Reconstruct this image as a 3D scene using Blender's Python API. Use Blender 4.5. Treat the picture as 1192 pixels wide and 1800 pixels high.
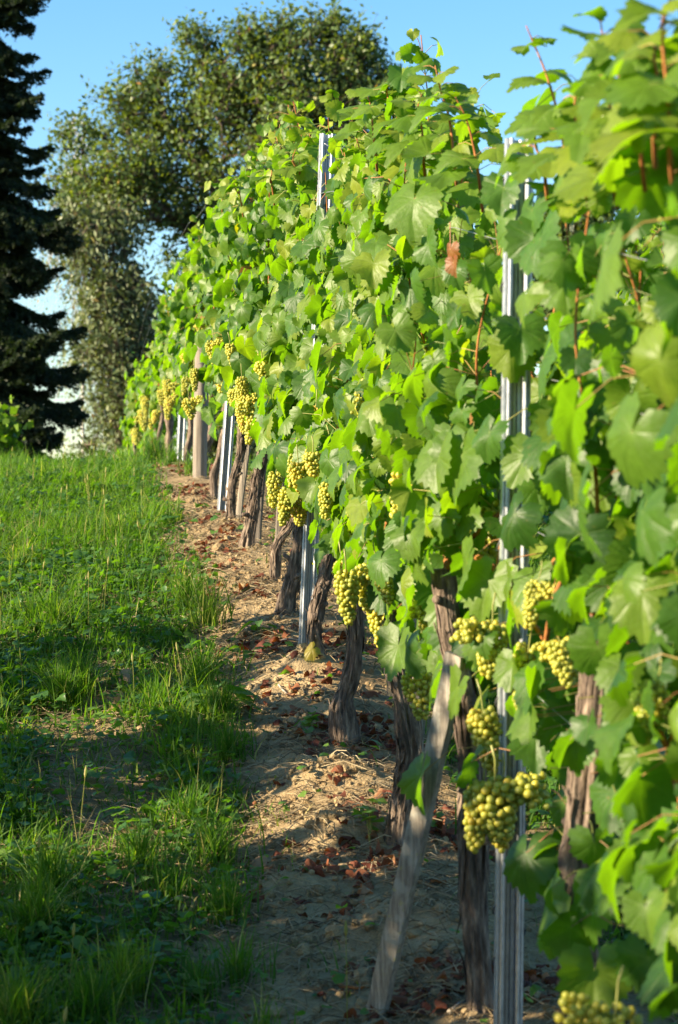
import bpy, math, random
import numpy as np
from mathutils import Vector

for _o in list(bpy.data.objects):
    bpy.data.objects.remove(_o)
SC = bpy.context.scene
COL = SC.collection
RNG = np.random.default_rng(7)
random.seed(7)
R = math.radians

# ------------------------------------------------------------------ camera, sky, sun, exposure
CAMZ = 1.72
FPX = 4000.0
camd = bpy.data.cameras.new('camera')
cam = bpy.data.objects.new('camera', camd)
COL.objects.link(cam)
cam.location = (0, 0, CAMZ)
cam.rotation_euler = (R(90), 0, 0)
camd.sensor_fit = 'VERTICAL'
camd.sensor_height = 36.0
camd.lens = 80.0
camd.clip_end = 3000
camd.clip_start = 0.05
camd.dof.use_dof = True
camd.dof.focus_distance = 8.6
camd.dof.aperture_fstop = 6.6
SC.camera = cam

SUN_EL, SUN_DIR = R(21), (-0.955, -0.297)
wd = bpy.data.worlds.new('World')
SC.world = wd
wd.use_nodes = True
wn = wd.node_tree.nodes
wl = wd.node_tree.links
wn.clear()
sky = wn.new('ShaderNodeTexSky')
sky.sky_type = 'NISHITA'
sky.sun_disc = False
sky.sun_elevation = SUN_EL
sky.sun_rotation = math.atan2(SUN_DIR[0], SUN_DIR[1])
sky.air_density = 1.0
sky.dust_density = 0.4
sky.ozone_density = 2.5
bg = wn.new('ShaderNodeBackground')
bg.inputs[1].default_value = 0.080
wo = wn.new('ShaderNodeOutputWorld')
hs = wn.new('ShaderNodeHueSaturation')
hs.inputs['Saturation'].default_value = 1.28
wl.new(sky.outputs[0], hs.inputs['Color'])
wl.new(hs.outputs[0], bg.inputs[0])
wl.new(bg.outputs[0], wo.inputs[0])

sd = bpy.data.lights.new('sun', 'SUN')
sd.energy = 5.0
sd.angle = R(0.5)
sd.color = (1.0, 0.83, 0.58)
sun = bpy.data.objects.new('sun', sd)
COL.objects.link(sun)
sv = Vector((SUN_DIR[0] * math.cos(SUN_EL), SUN_DIR[1] * math.cos(SUN_EL), math.sin(SUN_EL)))
sun.rotation_euler = sv.to_track_quat('Z', 'Y').to_euler()
sun.location = sv * 60

SC.view_settings.view_transform = 'Standard'
SC.view_settings.look = 'None'
SC.view_settings.exposure = 1.75
SC.view_settings.gamma = 1.0
SC.render.engine = 'CYCLES'
cy = SC.cycles
cy.max_bounces = 7
cy.diffuse_bounces = 3
cy.glossy_bounces = 2
cy.transmission_bounces = 5
cy.transparent_max_bounces = 4
cy.caustics_reflective = False
cy.caustics_refractive = False
cy.use_denoising = True
cy.sample_clamp_indirect = 6


# ------------------------------------------------------------------ noise and terrain
def _hash(ix, iy, seed):
    h = (ix.astype(np.int64) * 374761393 + iy.astype(np.int64) * 668265263 + seed * 982451653) & 0x7fffffff
    h = ((h ^ (h >> 13)) * 1274126177) & 0x7fffffff
    h = (h ^ (h >> 16)) & 0xffff
    return h / 65535.0


def vnoise(x, y, seed=0):
    x = np.asarray(x, float); y = np.asarray(y, float)
    ix = np.floor(x); iy = np.floor(y)
    fx = x - ix; fy = y - iy
    fx = fx * fx * (3 - 2 * fx); fy = fy * fy * (3 - 2 * fy)
    a = _hash(ix, iy, seed); b = _hash(ix + 1, iy, seed)
    c = _hash(ix, iy + 1, seed); d = _hash(ix + 1, iy + 1, seed)
    return (a * (1 - fx) + b * fx) * (1 - fy) + (c * (1 - fx) + d * fx) * fy


def fbm(x, y, seed=0, o=3):
    s = 0.0; a = 0.5; t = 0.0
    for k in range(o):
        s = s + a * vnoise(np.asarray(x) * 2 ** k, np.asarray(y) * 2 ** k, seed + k * 17); t += a; a *= .5
    return s / t


_py = np.array([-60, -20, -6, 0, 2.5, 4.4, 5.2, 6.62, 7.74, 8.63, 9.59, 10.3, 11.4, 12.49, 13.2, 14, 15, 16.8, 18.45, 20, 22, 24, 27, 32, 45, 80, 200, 600, 1500.])
_pz = np.array([-9, -4, -2.2, -1.72, -1.52, -1.30, -1.19, -.976, -.774, -.60, -.42, -.29, -.17, -.06, .03, .13, .235, .335, .395, .425, .41, .31, .03, -.6, -2.6, -8, -22, -60, -130.])
_fy = np.arange(-60, 70, .05)
_fz = np.interp(_fy, _py, _pz)
_k = np.exp(-(np.arange(-30, 31) * .05 / .55) ** 2); _k /= _k.sum()
_fz = np.convolve(np.pad(_fz, 30, mode='edge'), _k, mode='valid')


def prof(y):
    y = np.asarray(y, float)
    return np.where(y < 68, np.interp(y, _fy, _fz), np.interp(y, _py, _pz))


def rowx(y):
    return 1.0335 - .13 * np.asarray(y, float)


def sstep(a, b, x):
    t = np.clip((np.asarray(x, float) - a) / (b - a), 0, 1)
    return t * t * (3 - 2 * t)


def bare(x, y):
    """1 where the ground is bare soil, 0 where grass grows."""
    x = np.asarray(x, float); y = np.asarray(y, float)
    u = x - rowx(y)
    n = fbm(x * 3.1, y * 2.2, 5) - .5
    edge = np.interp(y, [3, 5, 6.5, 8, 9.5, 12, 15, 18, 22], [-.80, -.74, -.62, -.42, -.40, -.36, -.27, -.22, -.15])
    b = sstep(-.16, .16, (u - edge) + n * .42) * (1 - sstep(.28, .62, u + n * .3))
    # wheel-worn patch left of the tuft strip
    e2 = ((u + .86) / .25) ** 2 + ((y - 7.75) / 1.15) ** 2
    b = np.maximum(b, (1 - sstep(.4, 1.6, e2 + n * 2.4)) * .74)
    e3 = ((u + .78) / .20) ** 2 + ((y - 6.1) / .9) ** 2
    b = np.maximum(b, (1 - sstep(.4, 1.5, e3 + n * 1.8)) * .5)
    return np.clip(b, 0, 1)


def G(x, y):
    x = np.asarray(x, float); y = np.asarray(y, float)
    u = x - rowx(y)
    z = CAMZ + prof(y)
    near = np.exp(-np.abs(y - 9) / 14)
    z = z - .075 * (1 - np.exp(-(u / .33) ** 2)) * near
    z = z - np.interp(y, [8, 12, 15], [.26, .2, .09]) * np.clip(u - .7, 0, 5) + .04 * np.clip(-u - 3.5, 0, 20)
    b = np.exp(-((u + .15) / .55) ** 2)
    z = z + near * ((fbm(x * 1.7, y * 1.5, 11) - .5) * .07 + b * ((fbm(x * 7, y * 6, 21) - .5) * .075 + (vnoise(x * 26, y * 24, 31) - .5) * .016))
    # small eroded banks beside the trunks
    for bx, by, rx, ry, h in ((-.02, 7.25, .17, .12, .10), (.02, 6.75, .16, .10, .06), (-.15, 6.3, .22, .10, .05), (-.22, 8.6, .2, .15, .05), (.18, 5.9, .2, .12, .05)):
        z = z + h * np.exp(-((x - bx) / rx) ** 2 - ((y - by) / ry) ** 2)
    return z


def Gs(x, y):
    return float(G(np.array([x]), np.array([y]))[0])


def P(px, py, d):
    return np.array([(px - 596.0) / FPX * d, d, CAMZ + (900.0 - py) / FPX * d])


# ------------------------------------------------------------------ mesh helpers
class Acc:
    def __init__(self):
        self.V = []; self.n = 0; self.F = []; self.A = {}

    def add(self, V, faces, mat=0, **attrs):
        V = np.asarray(V, float).reshape(-1, 3)
        for f in faces:
            f = np.asarray(f, np.int64)
            if len(f):
                self.F.append((f + self.n, mat))
        for k in set(list(self.A) + list(attrs)):
            if k not in self.A:
                self.A[k] = [np.zeros(self.n)] if self.n else []
            v = attrs.get(k, 0.0)
            self.A[k].append(np.broadcast_to(np.asarray(v, float), (len(V),)).copy() if np.ndim(v) == 0 else np.asarray(v, float).ravel())
        self.V.append(V); self.n += len(V)

    def build(self, name, mats, parent=None, origin=(0, 0, 0), smooth=True):
        me = bpy.data.meshes.new(name)
        V = np.concatenate(self.V) - np.asarray(origin, float)
        me.vertices.add(len(V))
        me.vertices.foreach_set('co', V.astype(np.float32).ravel())
        nl = sum(f.size for f, _ in self.F); nf = sum(len(f) for f, _ in self.F)
        me.loops.add(nl); me.polygons.add(nf)
        me.loops.foreach_set('vertex_index', np.concatenate([f.ravel() for f, _ in self.F]).astype(np.int32))
        tot = np.concatenate([np.full(len(f), f.shape[1]) for f, _ in self.F])
        st = np.concatenate([[0], np.cumsum(tot)[:-1]])
        me.polygons.foreach_set('loop_start', st.astype(np.int32))
        me.polygons.foreach_set('loop_total', tot.astype(np.int32))
        me.polygons.foreach_set('material_index', np.concatenate([np.full(len(f), m) for f, m in self.F]).astype(np.int32))
        me.polygons.foreach_set('use_smooth', np.full(nf, bool(smooth)))
        for k, v in self.A.items():
            at = me.attributes.new(k, 'FLOAT', 'POINT')
            at.data.foreach_set('value', np.concatenate(v).astype(np.float32))
        me.update(calc_edges=True)
        me.validate()
        for m in (mats if isinstance(mats, (list, tuple)) else [mats]):
            me.materials.append(m)
        ob = bpy.data.objects.new(name, me)
        COL.objects.link(ob)
        if parent is not None:
            ob.parent = parent
        else:
            ob.location = origin
        return ob


def tag(o, label=None, cat=None, group=None, kind=None):
    if label: o['label'] = label
    if cat: o['category'] = cat
    if group: o['group'] = group
    if kind: o['kind'] = kind
    return o


def empty(name, loc, label=None, cat=None, group=None):
    o = bpy.data.objects.new(name, None)
    o.empty_display_size = .1
    COL.objects.link(o)
    o.location = tuple(float(v) for v in loc)
    return tag(o, label, cat, group)


def copy_tree(o, parent=None):
    c = o.copy(); COL.objects.link(c)
    if parent is not None: c.parent = parent
    for ch in list(o.children):
        copy_tree(ch, c)
    return c


def norm(v):
    v = np.asarray(v, float)
    return v / (np.linalg.norm(v, axis=-1, keepdims=True) + 1e-12)


def catmull(pts, n):
    p = np.asarray(pts, float)
    p = np.vstack([2 * p[0] - p[1], p, 2 * p[-1] - p[-2]])
    out = []
    m = len(p) - 3
    for t in np.linspace(0, m - 1e-6, n):
        i = int(t); f = t - i
        a, b, c, d = p[i:i + 4]
        out.append(.5 * ((2 * b) + (-a + c) * f + (2 * a - 5 * b + 4 * c - d) * f * f + (-a + 3 * b - 3 * c + d) * f ** 3))
    return np.array(out)


def tube(path, rad, ns=6, radfn=None, cap=True):
    path = np.asarray(path, float); n = len(path)
    rad = np.broadcast_to(np.asarray(rad, float), (n,))
    T = norm(np.gradient(path, axis=0))
    mean = norm(path[-1] - path[0])
    ref = np.array([0, 1., 0]) if abs(mean[1]) < .8 else np.array([1., 0, 0])
    U = norm(np.cross(T, ref)); W = np.cross(T, U)
    th = np.linspace(0, 2 * np.pi, ns, endpoint=False)
    rr = np.repeat(rad[:, None], ns, 1)
    if radfn is not None:
        rr = rr * radfn(th[None, :], np.linspace(0, 1, n)[:, None])
    V = path[:, None, :] + rr[..., None] * (np.cos(th)[None, :, None] * U[:, None, :] + np.sin(th)[None, :, None] * W[:, None, :])
    i = np.arange(n - 1)[:, None] * ns; j = np.arange(ns)[None, :]
    a = i + j; b = i + (j + 1) % ns
    Q = np.stack([a, a + ns, b + ns, b], -1).reshape(-1, 4)
    V = V.reshape(-1, 3)
    F = [Q]
    if cap:
        V = np.vstack([V, path[0], path[-1]])
        c0 = n * ns; c1 = c0 + 1
        jj = np.arange(ns)
        F.append(np.stack([np.full(ns, c0), jj, (jj + 1) % ns], -1))
        F.append(np.stack([np.full(ns, c1), (n - 1) * ns + (jj + 1) % ns, (n - 1) * ns + jj], -1))
    return V, F


# ------------------------------------------------------------------ materials
def mat_new(name):
    m = bpy.data.materials.new(name); m.use_nodes = True
    m.node_tree.nodes.clear()
    return m, m.node_tree.nodes, m.node_tree.links


def nd(N, t, **kw):
    n = N.new(t)
    for k, v in kw.items():
        setattr(n, k, v)
    return n


def ramp(N, stops, interp='LINEAR'):
    r = N.new('ShaderNodeValToRGB')
    r.color_ramp.interpolation = interp
    el = r.color_ramp.elements
    while len(el) > 1: el.remove(el[-1])
    el[0].position = stops[0][0]; el[0].color = (*stops[0][1], 1)
    for p, c in stops[1:]:
        e = el.new(p); e.color = (*c, 1)
    return r


def attr(N, name):
    a = N.new('ShaderNodeAttribute'); a.attribute_name = name
    return a.outputs['Fac']


def mixc(N, L, fac, a, b, mode='MIX'):
    m = N.new('ShaderNodeMix'); m.data_type = 'RGBA'; m.blend_type = mode
    for s, v in ((0, fac), (6, a), (7, b)):
        if hasattr(v, 'is_output'): L.new(v, m.inputs[s])
        elif isinstance(v, (int, float)): m.inputs[s].default_value = v
        else: m.inputs[s].default_value = (*v, 1)
    return m.outputs[2]


def mth(N, L, op, a, b=0.0, clamp=False):
    m = N.new('ShaderNodeMath'); m.operation = op; m.use_clamp = clamp
    for i, v in ((0, a), (1, b)):
        if hasattr(v, 'is_output'): L.new(v, m.inputs[i])
        else: m.inputs[i].default_value = v
    return m.outputs[0]


def noise(N, L, scale, detail=3.0, rough=.55, stretch=None, coord='Object'):
    tc = N.new('ShaderNodeTexCoord')
    n = N.new('ShaderNodeTexNoise')
    n.inputs['Scale'].default_value = scale
    n.inputs['Detail'].default_value = detail
    n.inputs['Roughness'].default_value = rough
    src = tc.outputs[coord]
    if stretch:
        mp = N.new('ShaderNodeMapping')
        mp.inputs['Scale'].default_value = stretch
        L.new(src, mp.inputs[0]); src = mp.outputs[0]
    L.new(src, n.inputs['Vector'])
    return n.outputs['Fac']


def bump(N, L, h, strength, dist):
    b = N.new('ShaderNodeBump')
    b.inputs['Strength'].default_value = strength
    b.inputs['Distance'].default_value = dist
    L.new(h, b.inputs['Height'])
    return b.outputs[0]


def foliage_mat(name, stops, back_mul=(1.25, 1.2, 1.6), trans=(.32, .50, .035), tfac=.42, rough=.42, vein=None, spec=.5, bumps=0):
    """Thin leaf: glossy front, paler underside, light passing through."""
    m, N, L = mat_new(name)
    r = ramp(N, stops)
    L.new(attr(N, 'rnd'), r.inputs[0])
    c = r.outputs[0]
    nz = noise(N, L, 38, 4, .65)
    c = mixc(N, L, .8, c, mixc(N, L, nz, (.15, .15, .15), (.85, .85, .8)), 'SOFT_LIGHT')
    if name == 'vine_leaf':
        sp = ramp(N, [(.70, (0, 0, 0)), (.76, (1, 1, 1))])
        L.new(noise(N, L, 75, 2, .5), sp.inputs[0])
        c = mixc(N, L, mth(N, L, 'MULTIPLY', sp.outputs[0], .55), c, (.16, .12, .03))
    if vein is not None:
        v = mth(N, L, 'POWER', attr(N, 'vein'), 10.0)
        c = mixc(N, L, mth(N, L, 'MULTIPLY', v, .42), c, vein)
    g = N.new('ShaderNodeNewGeometry')
    cb = mixc(N, L, 1.0, c, back_mul, 'MULTIPLY')
    c2 = mixc(N, L, g.outputs['Backfacing'], c, cb)
    p = N.new('ShaderNodeBsdfPrincipled')
    L.new(c2, p.inputs['Base Color'])
    rf = mth(N, L, 'ADD', mth(N, L, 'MULTIPLY', g.outputs['Backfacing'], .3), rough)
    L.new(rf, p.inputs['Roughness'])
    p.inputs['Specular IOR Level'].default_value = spec
    if bumps:
        h = mth(N, L, 'ADD', mth(N, L, 'MULTIPLY', attr(N, 'vein'), -1.0), noise(N, L, 90, 2))
        L.new(bump(N, L, h, bumps, .004), p.inputs['Normal'])
    t = N.new('ShaderNodeBsdfTranslucent')
    tc = mixc(N, L, 1.0, mixc(N, L, .5, c, (.10, .15, .03)), (trans[0] * 8, trans[1] * 6.5, trans[2] * 12), 'MULTIPLY')
    L.new(tc, t.inputs['Color'])
    mx = N.new('ShaderNodeMixShader'); mx.inputs[0].default_value = tfac
    L.new(p.outputs[0], mx.inputs[1]); L.new(t.outputs[0], mx.inputs[2])
    o = N.new('ShaderNodeOutputMaterial'); L.new(mx.outputs[0], o.inputs[0])
    return m


M = {}
M['vine_leaf'] = foliage_mat('vine_leaf', [(0, (.024, .068, .010)), (.3, (.052, .118, .013)), (.6, (.105, .170, .016)), (.955, (.185, .22, .020)), (.972, (.20, .19, .03)), (.985, (.24, .085, .03)), (1, (.16, .045, .02))],
                             vein=(.20, .28, .07), bumps=.28, rough=.46, tfac=.40, spec=.34, trans=(.33, .52, .018))
M['tree_leaf'] = foliage_mat('tree_leaf', [(0, (.032, .066, .018)), (.5, (.080, .140, .032)), (.85, (.16, .21, .045)), (.96, (.30, .26, .06)), (1, (.26, .14, .03))],
                             tfac=.34, rough=.5, trans=(.30, .33, .03))
M['willow_leaf'] = foliage_mat('willow_leaf', [(0, (.055, .09, .036)), (.5, (.11, .155, .06)), (.9, (.18, .215, .085)), (1, (.22, .16, .05))],
                               tfac=.25, rough=.5, trans=(.22, .25, .05))
M['needle'] = foliage_mat('needle', [(0, (.006, .012, .007)), (.6, (.016, .030, .013)), (.9, (.05, .07, .022)), (1, (.09, .10, .03))], tfac=.06, rough=.6, spec=.25, back_mul=(1, 1, 1))
M['grass'] = foliage_mat('grass', [(0, (.022, .068, .010)), (.4, (.060, .130, .015)), (.75, (.135, .190, .02)), (.9, (.21, .22, .04)), (.96, (.30, .25, .09)), (1, (.40, .33, .16))],
                         tfac=.42, rough=.45, trans=(.25, .42, .03), back_mul=(1.05, 1.05, 1.05), spec=.4)
M['weed_leaf'] = foliage_mat('weed_leaf', [(0, (.03, .09, .015)), (.5, (.05, .13, .02)), (1, (.12, .2, .03))], tfac=.35, rough=.45, vein=(.2, .27, .08))
M['dry_leaf'] = foliage_mat('dry_leaf', [(0, (.055, .018, .012)), (.35, (.12, .035, .02)), (.65, (.20, .075, .035)), (.85, (.30, .16, .08)), (1, (.42, .30, .18))],
                            tfac=.15, rough=.7, spec=.2, trans=(.5, .2, .05), back_mul=(1.2, 1.2, 1.3), vein=(.3, .2, .12))
M['straw'] = foliage_mat('straw', [(0, (.10, .07, .045)), (.5, (.26, .20, .12)), (1, (.45, .37, .24))], tfac=.1, rough=.7, spec=.2, back_mul=(1, 1, 1), trans=(.4, .3, .1))


def bark_mat(name, dark, mid, light, scale=1.0, stretch=(60, 60, 17), b=1.0):
    m, N, L = mat_new(name)
    n1 = noise(N, L, scale, 4, .6, stretch)
    n2 = noise(N, L, scale * .35, 3, .5, (30, 30, 12))
    r = ramp(N, [(.28, dark), (.5, mid), (.72, light)])
    L.new(mth(N, L, 'ADD', mth(N, L, 'MULTIPLY', n1, .75), mth(N, L, 'MULTIPLY', n2, .25)), r.inputs[0])
    p = N.new('ShaderNodeBsdfPrincipled')
    L.new(r.outputs[0], p.inputs['Base Color'])
    p.inputs['Roughness'].default_value = .85
    p.inputs['Specular IOR Level'].default_value = .2
    L.new(bump(N, L, n1, b, .012), p.inputs['Normal'])
    o = N.new('ShaderNodeOutputMaterial'); L.new(p.outputs[0], o.inputs[0])
    return m


M['bark'] = bark_mat('vine_bark', (.022, .017, .015), (.135, .100, .076), (.40, .31, .23))
M['tree_bark'] = bark_mat('tree_bark', (.03, .024, .018), (.09, .07, .05), (.2, .16, .12), .3)
M['birch_bark'] = bark_mat('birch_bark', (.25, .23, .2), (.6, .57, .52), (.75, .73, .7), .5, (6, 6, 20), .3)
M['cane'] = bark_mat('cane_bark', (.13, .045, .016), (.30, .115, .035), (.42, .19, .07), 1.0, (60, 60, 12), .3)
M['wood'] = bark_mat('weathered_wood', (.15, .125, .10), (.32, .275, .22), (.46, .41, .33), 1.0, (70, 70, 5), .5)
M['round_wood'] = bark_mat('post_wood', (.09, .078, .065), (.20, .17, .14), (.31, .27, .225), 1.0, (40, 40, 2.5), .4)


def plank_mat():
    m, N, L = mat_new('plank_wood')
    g = noise(N, L, 1.0, 6, .75, (110, 110, 9))
    bl = noise(N, L, 17, 4, .6)
    r = ramp(N, [(.32, (.085, .072, .056)), (.5, (.22, .19, .15)), (.68, (.42, .37, .30))])
    L.new(g, r.inputs[0])
    lich = ramp(N, [(.50, (0, 0, 0)), (.62, (1, 1, 1))])
    L.new(bl, lich.inputs[0])
    c = mixc(N, L, mth(N, L, 'MULTIPLY', lich.outputs[0], .5), r.outputs[0], (.36, .36, .31))
    sp = noise(N, L, 46, 3)
    l2 = ramp(N, [(.64, (0, 0, 0)), (.70, (1, 1, 1))]); L.new(sp, l2.inputs[0])
    c = mixc(N, L, mth(N, L, 'MULTIPLY', l2.outputs[0], .6), c, (.33, .30, .10))
    p = N.new('ShaderNodeBsdfPrincipled'); L.new(c, p.inputs['Base Color'])
    p.inputs['Roughness'].default_value = .85
    L.new(bump(N, L, mth(N, L, 'ADD', g, bl), .8, .006), p.inputs['Normal'])
    o = N.new('ShaderNodeOutputMaterial'); L.new(p.outputs[0], o.inputs[0])
    return m


M['plank'] = plank_mat()


def metal_mat(name, c0, c1, rough=.36):
    m, N, L = mat_new(name)
    n1 = noise(N, L, 1.0, 4, .65, (160, 160, 60))
    n2 = noise(N, L, 14, 3, .6)
    r = ramp(N, [(.35, c0), (.65, c1)])
    L.new(mth(N, L, 'ADD', mth(N, L, 'MULTIPLY', n1, .6), mth(N, L, 'MULTIPLY', n2, .4)), r.inputs[0])
    p = N.new('ShaderNodeBsdfPrincipled'); L.new(r.outputs[0], p.inputs['Base Color'])
    p.inputs['Metallic'].default_value = .72
    rr = mth(N, L, 'ADD', mth(N, L, 'MULTIPLY', n1, .3), rough - .12)
    L.new(rr, p.inputs['Roughness'])
    L.new(bump(N, L, n1, .12, .002), p.inputs['Normal'])
    o = N.new('ShaderNodeOutputMaterial'); L.new(p.outputs[0], o.inputs[0])
    return m


M['metal'] = metal_mat('galvanised_steel', (.26, .28, .31), (.48, .50, .53), .42)
M['slot'] = metal_mat('steel_hook', (.06, .06, .065), (.14, .14, .15), .5)
M['wire'] = metal_mat('steel_wire', (.35, .36, .38), (.5, .5, .52), .4)


def berry_mat():
    m, N, L = mat_new('grape_skin')
    r = ramp(N, [(0, (.28, .34, .04)), (.45, (.52, .52, .05)), (.8, (.70, .58, .05)), (.95, (.60, .42, .05)), (1, (.30, .12, .06))])
    L.new(attr(N, 'rnd'), r.inputs[0])
    nz = noise(N, L, 160, 2)
    c = mixc(N, L, mth(N, L, 'MULTIPLY', nz, .18), r.outputs[0], (.62, .62, .40))
    p = N.new('ShaderNodeBsdfPrincipled'); L.new(c, p.inputs['Base Color'])
    p.inputs['Roughness'].default_value = .38
    p.inputs['Subsurface Weight'].default_value = .35
    p.inputs['Subsurface Radius'].default_value = (1.0, .8, .25)
    p.inputs['Subsurface Scale'].default_value = .006
    t = N.new('ShaderNodeBsdfTranslucent'); L.new(c, t.inputs[0])
    mx = N.new('ShaderNodeMixShader'); mx.inputs[0].default_value = .38
    L.new(p.outputs[0], mx.inputs[1]); L.new(t.outputs[0], mx.inputs[2])
    o = N.new('ShaderNodeOutputMaterial'); L.new(mx.outputs[0], o.inputs[0])
    return m


M['berry'] = berry_mat()


def stem_mat():
    m, N, L = mat_new('green_stem')
    r = ramp(N, [(0, (.14, .20, .04)), (.5, (.26, .24, .06)), (1, (.36, .13, .06))])
    L.new(attr(N, 'rnd'), r.inputs[0])
    p = N.new('ShaderNodeBsdfPrincipled'); L.new(r.outputs[0], p.inputs['Base Color'])
    p.inputs['Roughness'].default_value = .5
    o = N.new('ShaderNodeOutputMaterial'); L.new(p.outputs[0], o.inputs[0])
    return m


M['stem'] = stem_mat()


def ground_mat():
    m, N, L = mat_new('vineyard_soil')
    n1 = noise(N, L, 3.2, 6, .65)
    n2 = noise(N, L, 24, 5, .7)
    n3 = noise(N, L, 140, 3, .6)
    s = mth(N, L, 'ADD', mth(N, L, 'MULTIPLY', n1, .45), mth(N, L, 'ADD', mth(N, L, 'MULTIPLY', n2, .35), mth(N, L, 'MULTIPLY', n3, .2)))
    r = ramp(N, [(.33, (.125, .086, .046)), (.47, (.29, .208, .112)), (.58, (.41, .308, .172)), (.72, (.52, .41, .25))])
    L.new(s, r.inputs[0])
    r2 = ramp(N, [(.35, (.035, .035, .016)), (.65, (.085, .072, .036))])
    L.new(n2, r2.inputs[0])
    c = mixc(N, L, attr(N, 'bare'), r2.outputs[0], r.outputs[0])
    p = N.new('ShaderNodeBsdfPrincipled'); L.new(c, p.inputs['Base Color'])
    p.inputs['Roughness'].default_value = .95
    p.inputs['Specular IOR Level'].default_value = .1
    L.new(bump(N, L, mth(N, L, 'ADD', n2, mth(N, L, 'MULTIPLY', n3, .5)), .9, .02), p.inputs['Normal'])
    o = N.new('ShaderNodeOutputMaterial'); L.new(p.outputs[0], o.inputs[0])
    return m


M['ground'] = ground_mat()

# ------------------------------------------------------------------ ground sheet
ys = np.concatenate([np.arange(-60, -4, 4), np.arange(-4, 3.4, .3), np.arange(3.4, 10, .035), np.arange(10, 14, .07), np.arange(14, 28, .2), np.arange(28, 70, 2), np.geomspace(70, 1500, 18)])
xs = np.concatenate([-np.geomspace(1200, 9, 16), np.arange(-8, -2.6, .3), np.arange(-2.6, 1.9, .035), np.arange(1.9, 6, .25), np.geomspace(6, 1200, 16)])
XX, YY = np.meshgrid(xs, ys)
ZZ = G(XX.ravel(), YY.ravel())
ac = Acc()
nx, ny = len(xs), len(ys)
ii = (np.arange(ny - 1)[:, None] * nx + np.arange(nx - 1)[None, :]).ravel()
BB = bare(XX.ravel(), YY.ravel())
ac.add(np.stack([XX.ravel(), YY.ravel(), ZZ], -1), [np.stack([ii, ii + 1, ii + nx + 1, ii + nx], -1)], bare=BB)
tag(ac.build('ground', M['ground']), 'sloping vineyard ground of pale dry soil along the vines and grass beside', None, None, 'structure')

# ------------------------------------------------------------------ leaves
def leaf_template(level):
    half = {0: [0, 7, 14, 21, 29, 38, 44, 50, 56, 64, 74, 85, 95, 104, 112, 120, 130, 142, 155, 168],
            1: [0, 15, 32, 50, 70, 92, 112, 138, 165],
            2: [0, 30, 52, 85, 115, 162]}[level]
    ang = np.array([-a for a in half[:0:-1]] + half, float)
    ca = [0, 8, 18, 28, 40, 50, 60, 74, 88, 100, 113, 126, 140, 152, 162, 170]
    cr = [1.0, .96, .90, .84, .86, .91, .88, .79, .77, .78, .80, .77, .72, .67, .58, .42]
    r = np.interp(np.abs(ang), ca, cr)
    vein_at = np.isin(np.abs(ang), [0, 50, 112])
    if level < 2:
        k = np.arange(len(ang))
        r = r * np.where(vein_at, 1.03, np.where(k % 2 == 0, 1.075, .93) if level == 0 else 1.0)
    th = np.radians(ang)
    n = len(ang)
    edge = np.stack([r * np.cos(th), r * np.sin(th)], -1)
    ve = vein_at.astype(float)
    if level == 2:
        XY = np.vstack([[[0, 0]], edge]); vein = np.concatenate([[1], ve * .8])
        k = np.arange(1, n)
        F = [np.stack([np.zeros(n - 1, int), k, k + 1], -1)]
    else:
        mid = edge * .52
        XY = np.vstack([[[0, 0]], mid, edge]); vein = np.concatenate([[1], ve, ve * .85])
        k = np.arange(1, n)
        F = [np.stack([np.zeros(n - 1, int), k, k + 1], -1), np.stack([k, k + n, k + n + 1, k + 1], -1)]
    return XY / 1.6, vein, F


LEAF = {k: leaf_template(k) for k in (0, 1, 2)}


def add_leaves(acc, base, tip, nrm, size, rnd, level, rng, mat=0, curl=1.0):
    """base: petiole joints (n,3); tip: blade direction; nrm: upper-face normal."""
    XY, vein, F = LEAF[level]
    n = len(base); m = len(XY)
    tip = norm(tip); nrm = norm(nrm - (nrm * tip).sum(-1, keepdims=True) * tip)
    side = np.cross(nrm, tip)
    x = XY[None, :, 0]; y = XY[None, :, 1]
    r2 = x ** 2 + y ** 2; th = np.arctan2(y, x)
    dr = rng.uniform(.05, .95, (n, 1)) * curl; fo = rng.uniform(-.18, .55, (n, 1)) * curl
    wa = rng.uniform(.05, .32, (n, 1)) * curl; ph = rng.uniform(0, 6.28, (n, 1)); tw = rng.normal(0, .35, (n, 1)) * curl
    z = -dr * r2 + fo * np.abs(y) + wa * r2 * np.sin(3 * th + ph) * 1.3 + tw * x * y + .02 * np.sin(7 * th + ph * 2) * np.sqrt(r2)
    asp = rng.uniform(.88, 1.08, (n, 1))
    skew = rng.normal(0, .08, (n, 1))
    yy = y * asp + skew * x
    V = base[:, None, :] + size[:, None, None] * (x[..., None] * tip[:, None, :] + yy[..., None] * side[:, None, :] + z[..., None] * nrm[:, None, :])
    off = (np.arange(n) * m)[:, None, None]
    acc.add(V.reshape(-1, 3), [(f[None] + off).reshape(-1, f.shape[1]) for f in F], mat,
            rnd=np.repeat(rnd, m), vein=np.tile(vein, n))


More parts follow.
